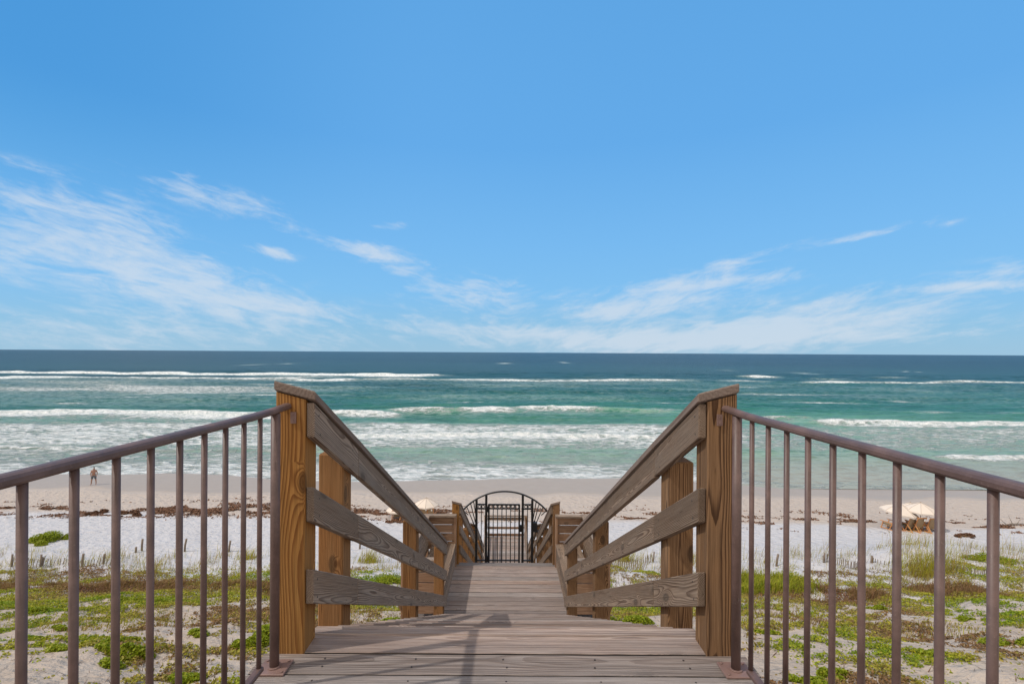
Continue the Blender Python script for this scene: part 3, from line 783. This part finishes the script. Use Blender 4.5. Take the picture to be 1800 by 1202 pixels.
# person walking on the wet sand
def person(px, py, label):
    x_, y_, z_ = ground_pt(px, py)
    J = {'pel': (0, 0, .95), 'sp': (0, 0, 1.12), 'ch': (.02, 0, 1.35), 'nk': (.03, -.02, 1.50), 'hb': (.03, -.03, 1.58), 'hd': (.03, -.04, 1.68),
         'sl': (-.17, 0, 1.42), 'el': (-.24, .02, 1.15), 'wl': (-.20, -.10, .93), 'fl': (-.19, -.12, .84), 'sr': (.21, 0, 1.42), 'er': (.27, .04, 1.15), 'wr': (.24, -.04, .92), 'fr': (.23, -.06, .83),
         'hl': (-.10, 0, .90), 'kl': (-.15, -.05, .50), 'al': (-.20, .02, .09), 'tl': (-.24, -.10, .04), 'hr': (.10, 0, .90), 'kr': (.16, .03, .50), 'ar': (.17, .10, .09), 'tr': (.15, -.02, .04)}
    Rd = {'pel': .15, 'sp': .135, 'ch': .155, 'nk': .06, 'hb': .07, 'hd': .095, 'sl': .07, 'el': .045, 'wl': .032, 'fl': .035, 'sr': .07, 'er': .045, 'wr': .032, 'fr': .035,
          'hl': .095, 'kl': .06, 'al': .042, 'tl': .035, 'hr': .095, 'kr': .06, 'ar': .042, 'tr': .035}
    E = [('pel', 'sp'), ('sp', 'ch'), ('ch', 'nk'), ('nk', 'hb'), ('hb', 'hd'), ('ch', 'sl'), ('sl', 'el'), ('el', 'wl'), ('wl', 'fl'), ('ch', 'sr'), ('sr', 'er'), ('er', 'wr'), ('wr', 'fr'),
         ('pel', 'hl'), ('hl', 'kl'), ('kl', 'al'), ('al', 'tl'), ('pel', 'hr'), ('hr', 'kr'), ('kr', 'ar'), ('ar', 'tr')]
    def skin(name, J, Rd, E, mat, root, parent=None, sub=1):
        ks = list(J); me = bpy.data.meshes.new(name); me.from_pydata([J[k] for k in ks], [(ks.index(a), ks.index(b_)) for a, b_ in E], [])
        o = bpy.data.objects.new(name, me); C.objects.link(o); me.materials.append(mat)
        mo = o.modifiers.new('skin', 'SKIN'); 
        if not me.skin_vertices:
            bpy.context.view_layer.objects.active = o
        for i, k in enumerate(ks):
            me.skin_vertices[0].data[i].radius = (Rd[k],)*2
            me.skin_vertices[0].data[i].use_root = (k == root)
        mo.use_smooth_shade = True
        s2 = o.modifiers.new('sub', 'SUBSURF'); s2.levels = sub; s2.render_levels = sub
        if parent: o.parent = parent
        return o
    p = thing('person', (0, 0, 0), label, 'person')
    skin('body', J, Rd, E, M['skin'], 'pel', p, 2)
    sh = {k: J[k] for k in ('pel', 'hl', 'hr')}; sh['kl'] = (-.135, -.03, .56); sh['kr'] = (.145, .02, .56); sh['w'] = (0, 0, 1.02)
    skin('shorts', sh, {'pel': .172, 'hl': .125, 'hr': .125, 'kl': .10, 'kr': .10, 'w': .155}, [('w', 'pel'), ('pel', 'hl'), ('pel', 'hr'), ('hl', 'kl'), ('hr', 'kr')], M['shorts'], 'pel', p, 1)
    skin('hair', {'a': (.03, .0, 1.68), 'b': (.03, .0, 1.77)}, {'a': .1, 'b': .085}, [('a', 'b')], M['hair'], 'a', p, 2)
    p.location = (x_, y_, z_); p.rotation_euler = (0, 0, .5); return p
person(166, 856, 'person in grey shorts with bare back walking on the wet sand at the left')

# ------------------------------------------------------------------ leaf scatter
m, t, b = material('leaf_cover')
rv = t.attr('tint'); hv = t.attr('hue')
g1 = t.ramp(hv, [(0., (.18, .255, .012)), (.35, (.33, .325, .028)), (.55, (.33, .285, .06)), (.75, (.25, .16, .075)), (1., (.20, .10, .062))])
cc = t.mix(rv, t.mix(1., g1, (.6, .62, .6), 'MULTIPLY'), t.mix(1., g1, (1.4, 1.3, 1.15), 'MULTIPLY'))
t.link(cc, b.inputs['Base Color']); b.inputs['Roughness'].default_value = .6; b.inputs['Specular IOR Level'].default_value = .25
tr = t.new('ShaderNodeBsdfTranslucent'); t.link(t.mix(1., cc, (1.2, 1.3, .6), 'MULTIPLY'), tr.inputs[0])
ms = t.new('ShaderNodeMixShader'); ms.inputs[0].default_value = .3
out = m.node_tree.nodes['Material Output']; t.link(b.outputs[0], ms.inputs[1]); t.link(tr.outputs[0], ms.inputs[2]); t.link(ms.outputs[0], out.inputs[0])
M['leaf'] = m

def leaves(P, size, hue, tint, up=.5, aspect=.6):
    """diamond leaves; returns verts, quads, attrs"""
    n = len(P)
    d = rng.normal(size=(n, 3)); d[:, 2] = np.abs(d[:, 2])*.6; d /= np.linalg.norm(d, axis=1)[:, None]
    nn = rng.normal(size=(n, 3)); nn[:, 2] += up*3; s = np.cross(d, nn); s /= np.linalg.norm(s, axis=1)[:, None]+1e-9
    size = np.broadcast_to(size, (n,))[:, None]
    a = P-d*size*.5; c = P+d*size*.5; l = P-s*size*aspect*.5; r_ = P+s*size*aspect*.5
    V = np.stack([a, l, c, r_], 1).reshape(-1, 3)
    q = np.arange(4*n).reshape(n, 4)
    return V, q, np.repeat(hue, 4), np.repeat(tint, 4)
def blades(P, h, lean, hue, tint, w=.02, wind=(1., -.1)):
    """grass blades bent by the wind: two quads each"""
    n = len(P); an = rng.random(n)*2*np.pi
    dirv = np.stack([np.cos(an), np.sin(an), np.zeros(n)], 1)*lean[:, None]*.7 + np.array([wind[0], wind[1], 0])*lean[:, None]*.5
    sd = np.stack([np.cos(an*3+1), np.sin(an*3+1)*.4, np.zeros(n)], 1)*w/2
    p0 = P; p1 = P+np.stack([dirv[:, 0]*.35*h, dirv[:, 1]*.35*h, .6*h], 1); p2 = P+np.stack([dirv[:, 0]*h, dirv[:, 1]*h, h*(1-.25*lean)], 1)
    V = np.stack([p0-sd, p0+sd, p1-sd*.8, p1+sd*.8, p2-sd*.3, p2+sd*.3], 1).reshape(-1, 3)
    b_ = (np.arange(n)*6)[:, None]
    q = np.concatenate([b_+np.array([[0, 1, 3, 2]]), b_+np.array([[2, 3, 5, 4]])], 0)
    return V, q, np.repeat(hue, 6), np.repeat(tint, 6)
def cover(name, parts, label, mat=None, cat=None, kind=None, parent=None):
    Vs = []; Qs = []; hs = []; ts = []; o = 0
    for V, q, h, t_ in parts:
        Vs.append(V); Qs.append(q+o); hs.append(h); ts.append(t_); o += len(V)
    ob = raw_mesh(name, np.concatenate(Vs), np.concatenate(Qs), mat or M['leaf'], {'hue': np.concatenate(hs), 'tint': np.concatenate(ts)}, parent=parent)
    return tag(ob, label, cat, None, kind)
def inpath(x, y): return (np.abs(x) < 1.0) & (y < 8.)

# density of low dune plants, photo-like zones
def dens(x, y):
    n = .6*fbm(x*.9+31, y*1.3+11, 4)+.4*fbm(x*3.1+71, y*3.9+19, 3)-.03*sst(20, 14, y)
    thick = np.exp(-((y-22.5)/3.4)**2)*(.14*sst(-2, -8, x)+.09*sst(2, 6, x))+.05*sst(-1, -4, x)*sst(14, 18, y)
    lim = sst(27.5, 25.2, y+(fbm(x*.2, y*.1+60, 2)-.5)*5)
    return (.90*sst(.508, .59, n+thick)+.10*sst(.38, .55, n+thick))*lim
parts = []
N = 640000
yy = 8.0+20.5*rng.random(N)**.85; xx = (rng.random(N)*2-1)*(yy*1.15+1)
dd = dens(xx, yy); keep = rng.random(N) < dd*np.clip(.35+.65*(18/yy)**.5, 0, 1); xx = xx[keep]; yy = yy[keep]; dd = dd[keep]
hump = dd*(.03+.13*fbm(xx*1.5+5, yy*1.5+77, 3))
zz = tz(xx, yy)+hump*rng.random(len(xx))+.01
hz = fbm(xx*.22+100, yy*.3+50, 3)
hue = np.clip(.38+(hz-.5)*2.1+(fbm(xx*2+7, yy*2, 2)-.5)*.5+rng.normal(size=len(xx))*.12, 0, .85)
brown = np.exp(-((yy-22.4)/1.5)**2)*(sst(11, 15, xx)*sst(26, 22, xx)) + np.exp(-((yy-22.9)/1.4)**2)*sst(-8, -11, xx)*.9
hue = np.clip(hue+brown*.55, 0, 1)
parts.append(leaves(np.stack([xx, yy, zz], 1), .05+.045*rng.random(len(xx)), hue, rng.random(len(xx)), up=.4, aspect=.65))
cover('ground_cover', parts, 'low green and olive creeping plants matted over the dune sand', kind='stuff')

# short brownish tufts between the mats
N = 60000
yy = 15+12.5*rng.random(N); xx = (rng.random(N)*2-1)*(yy*1.12+1)
w_ = sst(.40, .58, fbm(xx*.3+7, yy*.5+90, 3)+.28*(np.exp(-((yy-23.8)/1.8)**2)*sst(10, 15, xx)*sst(28, 22, xx)+np.exp(-((yy-22.5)/2.2)**2)*sst(-8, -12, xx)))
keep = rng.random(N) < w_*.8; xx = xx[keep]; yy = yy[keep]
n = len(xx); hue = np.clip(.66+.5*(fbm(xx*.3, yy*.3, 2)-.5)*2+.12*rng.normal(size=n), .2, 1)
cover('dry_dune_grass', [blades(np.stack([xx, yy, tz(xx, yy)-.02], 1), .07+.15*rng.random(n), .3+.6*rng.random(n), hue, rng.random(n), .026)], 'reddish brown and straw coloured tufts over the dune', kind='stuff')
pb = []
for (xa, xb, yc, sy, N) in ((14.0, 22.5, 22.6, .75, 15000), (-25., -9.0, 23.1, .65, 20000)):
    xx = xa+(xb-xa)*rng.random(N); yy = yc+sy*rng.normal(size=N)+.3*np.sin(xx*.7)
    k_ = rng.random(N) < sst(.38, .55, fbm(xx*.6, yy*.8+33, 3)); xx = xx[k_]; yy = yy[k_]; n = len(xx)
    pb.append(blades(np.stack([xx, yy, tz(xx, yy)-.02], 1), .10+.26*rng.random(n), .3+.6*rng.random(n), np.clip(.86+.10*rng.normal(size=n), .5, 1), rng.random(n), .024))
cover('russet_grass', pb, 'band of russet brown grass across the middle of the dune', kind='stuff')
# twigs and runners lying on the sand
N = 5200
yy = 8.5+17*rng.random(N); xx = (rng.random(N)*2-1)*(yy*1.12+1)
cover('dry_twigs', [leaves(np.stack([xx, yy, tz(xx, yy)+.015], 1), .10+.35*rng.random(N)**2, .97+0*xx, .15*rng.random(N), up=2.5, aspect=.05)], 'thin dark twigs and runners lying on the dune sand', kind='stuff')
# green grass sweep right of the stairs
N = 16000
yy = 22.3+3.4*rng.random(N); xx = 9.5+5.8*rng.random(N)
keep = rng.random(N) < np.exp(-((xx-12.3)/2.4)**4-((yy-24.3)/1.3)**4); xx = xx[keep]; yy = yy[keep]; n = len(xx)
cover('green_grass_sweep', [blades(np.stack([xx, yy, tz(xx, yy)-.02], 1), .25+.30*rng.random(n), .3+.6*rng.random(n), np.clip(.30+.16*rng.normal(size=n), 0, .7), rng.random(n), .032)], 'dense green grass on the dune just right of the right stair railing', kind='stuff')
# sea oats: thin tall blades
def oats(cx, cy, rx, ry, n, hmin, hmax, hue0=.60, w=.018):
    x = cx+rng.normal(size=n)*rx; y = cy+rng.normal(size=n)*ry
    return blades(np.stack([x, y, tz(x, y)-.03], 1), hmin+(hmax-hmin)*rng.random(n)**1.5, .25+.55*rng.random(n), np.clip(hue0+.16*rng.normal(size=n), .1, .8), .45+.55*rng.random(n), w, (1.1, -.1))
pp = []
for k in range(150):
    x0 = random.uniform(-32, -3); y0 = random.gauss(27.8, 1.3); pp.append(oats(x0, y0, .3, .25, random.randint(5, 30), .20, random.choice((.6, .8, 1.3)), w=.018))
for k in range(190):
    x0 = random.uniform(4, 34); y0 = random.gauss(28.0, 1.3); pp.append(oats(x0, y0, .35, .3, random.randint(5, 32), .20, random.choice((.6, .9, 1.4)), w=.018))
for k in range(60):
    x0 = random.uniform(-16, 20); y0 = random.uniform(14, 25); pp.append(oats(x0, y0, .2, .2, random.randint(8, 20), .15, .40, .7, w=.014))
cover('sea_oats', pp, 'thin sea oats bent by the wind along the dune crest', kind='stuff')
for (px, py, n_, rx, h_, lab) in ((1630, 1003, 900, .95, 1.7, 'tall thick clump of sea oats on the foredune, below the right umbrellas'),
                              (1100, 985, 260, .35, 1.2, 'clump of green sea oats seen below the right middle stair rail'),
                              (650, 990, 260, .5, 1.0, 'sparse clump of pale sea oats seen through the left stair railing'),
                              (440, 985, 240, .45, .9, 'clump of sea oats behind the last pickets of the left metal railing')):
    x_, y_, z_ = ground_pt(px, py)
    gth = thing('sea_oats_clump', (x_, y_, z_), lab, 'grass clump')
    V, q, h, tt = oats(x_, y_, rx*.7, rx*.5, n_, .15, h_, .50, .022)
    ob = raw_mesh('blades', V-np.array([x_, y_, z_]), q, M['leaf'], {'hue': h, 'tint': tt}, parent=gth)

# distinct shrubs
def shrub(px, py, rx, ry, rh, n, label, hue0=.12, size=.075):
    x_, y_, z_ = ground_pt(px, py)
    s = thing('dune_shrub', (x_, y_, z_), label, 'shrub')
    k = max(5, int(7*rx)); cs = rng.normal(size=(k, 3))*np.array([rx*.42, ry*.42, 0]); rs_ = .35+.45*rng.random(k)
    i = rng.integers(0, k, n); d = rng.normal(size=(n, 3)); d /= np.linalg.norm(d, axis=1)[:, None]; d[:, 2] = np.abs(d[:, 2])
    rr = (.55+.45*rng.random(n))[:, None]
    p = cs[i]+d*rr*rs_[i][:, None]*np.array([rx*.75, ry*.75, rh])
    p[:, 2] += tz(p[:, 0]+x_, p[:, 1]+y_)-z_
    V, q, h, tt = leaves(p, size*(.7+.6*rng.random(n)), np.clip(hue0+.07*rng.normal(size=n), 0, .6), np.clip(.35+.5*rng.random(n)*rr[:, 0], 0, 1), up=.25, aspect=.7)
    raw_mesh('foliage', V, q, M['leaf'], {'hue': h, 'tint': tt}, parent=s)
    mb = MB()
    for j in range(min(k, 7)): mb.cyl((x_+cs[j][0]*.3, y_+cs[j][1]*.3, z_-.1), (x_+cs[j][0], y_+cs[j][1], z_+rh*.4), .012, 6)
    mb.build('stems', M['fence'], s)
for a in ((455, 1128, .60, .5, .42, 5200, 'lush green shrub just left of the left golden post, behind the pickets'),
          (212, 1165, .50, .4, .22, 2600, 'bright green shrub low between the second and third pickets at the bottom left'),
          (330, 1200, .62, .4, .28, 3400, 'bright green shrub at the bottom edge of the picture, left of centre'),
          (66, 1082, .30, .25, .26, 1100, 'small round green shrub near the left edge beside the first picket'),
          (85, 957, 1.25, .95, .85, 9000, 'isolated low yellow-green shrub on the white sand at the far left'),
          (680, 1024, .95, .5, .32, 3600, 'bright green shrub seen through the left stair railing'),
          (1060, 1010, .50, .5, .55, 2600, 'green shrub seen just right of the middle landing between the right stair rails'),
          (1110, 1092, .9, .5, .30, 4200, 'wide green shrub below the lowest right stair rail'),
          (690, 1098, .9, .5, .28, 3600, 'wide green shrub below the lowest left stair rail'),
          (1425, 1198, .55, .4, .30, 2800, 'bright green shrub at the bottom edge right of the right metal post'),
          (1740, 978, 2.1, .5, .28, 4200, 'long flat green shrub on the crest of the right foredune'),
          (1790, 1075, .8, .4, .22, 2600, 'green shrub low on the dune at the right edge'),
          (215, 1130, .5, .35, .18, 1400, 'flat green shrub between bare sand patches at the left'),
          (107, 1108, .30, .2, .18, 900, 'small green shrub just left of the second picket at the left'),
          (78, 1128, .42, .22, .15, 1000, 'flat green shrub between the first two left pickets, nearer the viewer'),
          (100, 1147, .36, .2, .15, 1000, 'low green shrub right below the flat one between the first two left pickets'),
          (240, 1152, .40, .3, .38, 2600, 'upright green shrub between the third and fourth left pickets'),
          (350, 1118, .42, .25, .22, 1500, 'green shrub between the fifth and sixth left pickets'),
          (290, 1062, .40, .3, .25, 1200, 'small mounded shrub right of the fourth left picket, further up the dune'),
          (1556, 1066, .60, .3, .24, 1700, 'dark green shrub under the brown grass between the right pickets'),
          (1702, 1086, .50, .3, .22, 1400, 'green shrub just left of the last but one right picket'),
          (1632, 1142, .60, .3, .20, 1700, 'low green shrub in the middle of the right dune'),
          (1778, 1122, .60, .35, .24, 1800, 'spreading green shrub right of the last right picket'),
          (1350, 1112, .25, .2, .18, 800, 'little green shrub on sand beside the first right pickets'),
          (1465, 1186, .38, .3, .34, 1800, 'upright green shrub by the fifth right picket at the bottom edge'),
          (235, 1062, 1.0, .4, .22, 2600, 'spreading olive green shrub in the middle of the left dune')):
    shrub(*a)

# ------------------------------------------------------------------ seaweed wrack
m, t, b = material('dried_seaweed')
P = t.new('ShaderNodeNewGeometry').outputs['Position']
t.link(t.mix(t.noise(P, 3, 3), (.10, .045, .022), (.20, .10, .055)), b.inputs['Base Color']); b.inputs['Roughness'].default_value = .9
M['weed'] = m
N = 90000
xx = (rng.random(N)*2-1)*44
ln = 38.6-xx*.035+(fbm(xx*.09+3, xx*0+9, 3)-.5)*3.0
off = rng.normal(size=N); yy = ln+off*.75
s_ = rng.random(N); sel = s_ < .3; yy = np.where(sel, ln+1.5+off*1.0, yy)
clump = fbm(xx*.5+60, yy*1.6+20, 4)
pw = .8*sst(.575, .70, clump+.05*sst(5, -8, xx)*(1-sel)-.03*sel+.12*np.exp(-((xx+23.5)/5.)**2)+.05*np.exp(-((xx-9)/3.)**2))
keep = rng.random(N) < pw; xx = xx[keep]; yy = yy[keep]; n = len(xx)
zz = tz(xx, yy)+rng.random(n)*(.02+.12*np.exp(-((xx+23.5)/4.)**2))
V, q, h, tt = leaves(np.stack([xx, yy, zz], 1), .14+.18*rng.random(n), rng.random(n), rng.random(n), up=1.2, aspect=.5)
cover('seaweed_line', [(V, q, h, tt)], 'reddish brown dried seaweed strewn in a broken line along the beach', M['weed'], kind='stuff')
def weed_heap(px, py, rx, rh, label, n=1600):
    x_, y_, z_ = ground_pt(px, py); s = rng.normal(size=(n, 3)); s /= np.linalg.norm(s, axis=1)[:, None]; s[:, 2] = np.abs(s[:, 2])
    k = 7; cc_ = np.stack([np.linspace(-rx, rx, k)*.8, rng.normal(size=k)*.25, np.zeros(k)], 1); ii = rng.integers(0, k, n); q_ = .35+.75*rng.random(k)
    p = cc_[ii]+s*(q_[ii]*(.3+.7*rng.random(n)))[:, None]*np.array([rx*.33, .28, rh])
    V, q, h, tt = leaves(p, .12+.1*rng.random(n), rng.random(n), rng.random(n), up=.4, aspect=.5)
    ob = raw_mesh('seaweed_heap', V, q, M['weed'], {'hue': h, 'tint': tt}); ob.location = (x_, y_, z_); tag(ob, label, 'seaweed')
weed_heap(176, 905, .55, .28, 'round heap of brown seaweed left of the third picket, on the sand')
weed_heap(232, 908, 1.1, .30, 'long heap of brown seaweed between the third and fourth pickets', 3000)
weed_heap(700, 918, .9, .16, 'brown seaweed heap under the chairs seen through the left stair railing')
weed_heap(1700, 939, .7, .16, 'brown seaweed heap on the sand between the last two right pickets')

x_, y_, z_ = ground_pt(1782, 918); mb = MB()
mb.tube([(x_-1.1, y_-.2, z_+.02), (x_-.2, y_, z_+.12), (x_+.9, y_+.1, z_+.10)], .05, 7, rs=[.5, 1, .7])
for dx, dz, ex in ((-.5, .5, -.9), (0., .75, -.2), (.3, .45, .8)): mb.tube([(x_+dx, y_, z_+.08), (x_+(dx+ex)/2, y_+.1, z_+dz*.6), (x_+ex, y_+.15, z_+dz)], .025, 6, rs=[1, .7, .3])
tag(mb.build('driftwood_branch', M['fence']), 'pale branched piece of driftwood on the sand at the far right', 'driftwood')

# ------------------------------------------------------------------ sand fences and posts
def sand_fence(pa, pb, n, hgt, label, lean=.1, slatw=.035):
    xa, ya, za = ground_pt(*pa); xb, yb, zb = ground_pt(*pb)
    s = thing('sand_fence', ((xa+xb)/2, (ya+yb)/2, (za+zb)/2), label, 'fence')
    mb = MB()
    for i in range(n):
        f_ = i/(n-1); x = xa+(xb-xa)*f_; y = ya+(yb-ya)*f_+.15*math.sin(f_*7); z = float(tz(x, y)); h = hgt*random.uniform(.8, 1.08); l = lean+random.uniform(-.08, .08)
        mb.box(-slatw/2, slatw/2, -.006, .006, -.1, h, 'z', fn=lambda a, b_, c_, x=x, y=y, z=z, l=l: (x+a+l*c_, y+b_, z+c_), ch=.002)
    mb.build('slats', M['fence'], s)
    for f_ in (0., 1.):
        mb = MB(); x = xa+(xb-xa)*f_; y = ya+(yb-ya)*f_-.05; z = float(tz(x, y))
        mb.tube([(x-.03, y, z-.2), (x+.05, y, z+hgt*1.25)], .045, 8); mb.build('post', M['fence'], s)
sand_fence((24, 1000), (75, 1000), 14, .55, 'short sand fence half buried at the far left edge', .25)
sand_fence((78, 998), (205, 998), 26, .38, 'low slatted sand fence in the grass between the first pickets at left', .2)
sand_fence((1449, 985), (1515, 998), 26, .45, 'slatted sand fence sinking into the white sand right of the stairs', .05)
sand_fence((1534, 984), (1600, 992), 14, .22, 'nearly buried sand fence beside the tall sea oats', 0)
sand_fence((1075, 995), (1150, 986), 22, .5, 'sand fence glimpsed between the right stair rails', -.1)
sand_fence((1665, 1000), (1745, 1004), 18, .30, 'buried sand fence across the right foredune', 0)
for px, py, h_, lab in ((251, 972, .75, 'leaning weathered stake on white sand left of the fifth picket'), (240, 975, .35, 'short stub of a stake beside the taller leaning one at left'),
                        (326, 972, .80, 'weathered stake on the sand between the fifth and sixth pickets'), (404, 972, .70, 'weathered stake between the seventh and eighth left pickets'),
                        (146, 1000, .75, 'dark stake leaning right in the grass between the second and third pickets'), (183, 994, .55, 'stake leaning right in the grass just left of the third picket'),
                        (634, 966, .60, 'weathered stake seen through the left stair railing'), (1366, 992, .7, 'weathered stake beyond the first right pickets'), (1533, 985, .4, 'stub of a stake in the sand right of the fifth right picket')):
    x_, y_, z_ = ground_pt(px, py); mb = MB()
    le = random.uniform(.02, .2)
    mb.tube([(x_, y_, z_-.3), (x_+le*.3, y_, z_+h_*.5), (x_+le*h_, y_, z_+h_)], .06, 9)
    o = mb.build('fence_stake', M['fence']); tag(o, lab, 'stake')

# ------------------------------------------------------------------ sky, sun
w = bpy.data.worlds.new('World'); sc.world = w; w.use_nodes = True
t = NT(w.node_tree); bg = w.node_tree.nodes['Background']
sky = t.new('ShaderNodeTexSky', sky_type='NISHITA'); sky.sun_disc = False
SUN = np.array((-.75, -.19, 1.0)); SUN /= np.linalg.norm(SUN)
el = math.asin(SUN[2]); rot = math.atan2(SUN[0], SUN[1])
sky.sun_elevation = el; sky.sun_rotation = rot; sky.air_density = 1.0; sky.dust_density = .6; sky.ozone_density = 2.5; sky.altitude = 0
D = t.new('ShaderNodeTexCoord').outputs['Generated']
dx, dy, dz = t.sep(D)
hl = t.math('MAXIMUM', t.math('SQRT', t.math('ADD', t.math('MULTIPLY', dx, dx), t.math('MULTIPLY', dy, dy))), .05)
u = t.math('ARCTAN2', dx, dy); v = t.math('DIVIDE', dz, hl)
CL = [(60, 352, 95, 16, 6, .40), (205, 378, 105, 34, 16, .60), (190, 460, 200, 42, 12, .46), (330, 508, 230, 36, 12, .62), (500, 542, 120, 11, 3, .60), (385, 348, 95, 15, 9, .60), (455, 385, 90, 12, 15, .30),
      (482, 448, 27, 7, 10, 1.), (655, 446, 62, 13, 9, 1.), (697, 481, 20, 5, 5, .7), (840, 520, 110, 24, 5, .62), (860, 582, 130, 12, 4, .5), (1145, 532, 120, 18, -10, .85), (1235, 492, 115, 10, -2, .62),
      (1300, 455, 85, 9, -12, .6), (1400, 566, 240, 26, -9, .95), (1060, 590, 190, 14, 0, .6), (1240, 600, 330, 14, -3, .45), (1500, 415, 60, 5, -10, .42), (1700, 500, 75, 5, 2, .7), (1775, 460, 40, 8, 0, .5),
      (690, 396, 22, 6, 0, .4), (1090, 545, 60, 9, -5, .4), (180, 585, 420, 24, 2, .50), (320, 312, 18, 7, 0, .45), (40, 290, 40, 6, 12, .3), (800, 400, 50, 8, 8, .15), (1640, 390, 40, 7, 5, .3)]
wn = t.sep(t.noise(t.comb(t.math('MULTIPLY', u, 4.), t.math('MULTIPLY', v, 9.), 0.), 1., 3, .55, 0, 1))
uw = t.math('ADD', u, t.math('MULTIPLY', t.math('SUBTRACT', wn[0], .5), .09)); vw = t.math('ADD', v, t.math('MULTIPLY', t.math('SUBTRACT', wn[1], .5), .03))
acc = None
for (cx_, cy_, rx_, ry_, an_, s_) in CL:
    gu = (cx_-VX)/F; az = math.atan(gu); vv = (HY-cy_)/F*math.cos(az)   # pixel -> azimuth and slope
    ry_ *= 1.18
    ru = rx_/F*math.cos(az)**2; rv_ = ry_/F*math.cos(az)
    ca, sa = math.cos(R(an_)), math.sin(R(an_))
    ddx = t.math('SUBTRACT', uw, az); ddy = t.math('SUBTRACT', vw, vv)
    a_ = t.math('MULTIPLY_ADD', ddx, ca/ru, t.math('MULTIPLY', ddy, -sa/ru)); b_ = t.math('MULTIPLY_ADD', ddx, sa/rv_, t.math('MULTIPLY', ddy, ca/rv_))
    q = t.math('MULTIPLY_ADD', a_, a_, t.math('MULTIPLY', b_, b_))
    e_ = t.math('MULTIPLY', t.math('EXPONENT', t.math('MULTIPLY', q, -.62)), s_*1.2)
    acc = e_ if acc is None else t.math('ADD', acc, e_)
cn = t.noise(t.comb(t.math('MULTIPLY', u, 11.), t.math('MULTIPLY_ADD', v, 32., t.math('MULTIPLY', t.math('ABSOLUTE', u), -6.)), 0.), 1., 8, .66, .6)
cn2 = t.noise(t.comb(t.math('MULTIPLY', u, 22.), t.math('MULTIPLY_ADD', v, 90., t.math('MULTIPLY', t.math('ABSOLUTE', u), -16.)), 0.), 1., 6, .65, .4)
cn = t.math('MULTIPLY_ADD', t.math('SUBTRACT', cn2, .5), .55, cn)
cm = t.ss(t.math('ADD', t.math('MULTIPLY', acc, .60), t.math('MULTIPLY', t.math('SUBTRACT', cn, .5), 1.55)), .07, .90)
cm = t.math('MULTIPLY', cm, t.ss(acc, .04, .35), clamp=True)
hz_ = t.math('EXPONENT', t.math('MULTIPLY', t.math('MAXIMUM', v, 0.), -9.))
SK = 1/(.15*1.10)
def lin(c): return tuple(((q/255+.055)/1.055)**2.4*SK for q in c)
grad = t.ramp(t.math('MULTIPLY', v, 1.0, clamp=True), [(0., lin((152, 194, 222))), (.045, lin((138, 190, 226))), (.12, lin((125, 189, 238))), (.22, lin((117, 184, 239))), (.42, lin((99, 171, 234))), (.73, lin((94, 166, 229))), (1., lin((80, 150, 215)))])
lf = t.math('MULTIPLY', t.ss(u, -.12, -.85), t.ss(v, .04, .45))
grad = t.mix(lf, grad, t.mix(1., grad, (.50, .77, .86), 'MULTIPLY'))
grad = t.mix(.06, grad, t.mix(1., sky.outputs[0], (1., 1.1, 1.15), 'MULTIPLY'))
skyc = grad
fin = t.mix(t.math('MULTIPLY', cm, .72, clamp=True), skyc, lin((212, 223, 235)))
ch = t.noise(t.vmath('MULTIPLY', D, (2.2, 2.2, 3.2)), 1., 5, .6)
rear = t.math('MAXIMUM', t.ss(dy, .30, -.15), t.ss(v, .95, 1.9))  # white brightness added to the unseen sky behind and overhead, as neutral fill
rear = t.math('MULTIPLY', rear, t.ss(ch, .30, .55, .62, 1.))
fin = t.mix(rear, fin, tuple(q*1.35 for q in lin((238, 229, 219))))
t.link(fin, bg.inputs[0]); bg.inputs[1].default_value = .15
ld = bpy.data.lights.new('sun', 'SUN'); ld.energy = 2.35; ld.angle = R(.6); ld.color = (1., .95, .87)
lo = bpy.data.objects.new('sun', ld); C.objects.link(lo)
from mathutils import Vector
lo.rotation_euler = Vector(SUN).to_track_quat('Z', 'Y').to_euler()

# ------------------------------------------------------------------ camera
cd = bpy.data.cameras.new('camera'); cam = bpy.data.objects.new('camera', cd); C.objects.link(cam); sc.camera = cam
cd.sensor_width = 36; cd.lens = F/1800*36; cd.clip_end = 60000; cd.clip_start = .05
cam.location = (0, 0, EYE)
roll = .33
cam.rotation_euler = (R(90), R(-roll), 0) 
from mathutils import Matrix
cam.matrix_world = Matrix.Translation((0, 0, EYE)) @ Matrix.Rotation(R(90), 4, 'X') @ Matrix.Rotation(R(roll), 4, 'Z')
cd.shift_x = 9/1800; cd.shift_y = 18/1800
sc.view_settings.view_transform = 'Standard'; sc.view_settings.look = 'None'; sc.view_settings.gamma = 1; sc.view_settings.exposure = 0.14
sc.cycles.max_bounces = 6; sc.cycles.diffuse_bounces = 3; sc.cycles.glossy_bounces = 2; sc.cycles.transparent_max_bounces = 4
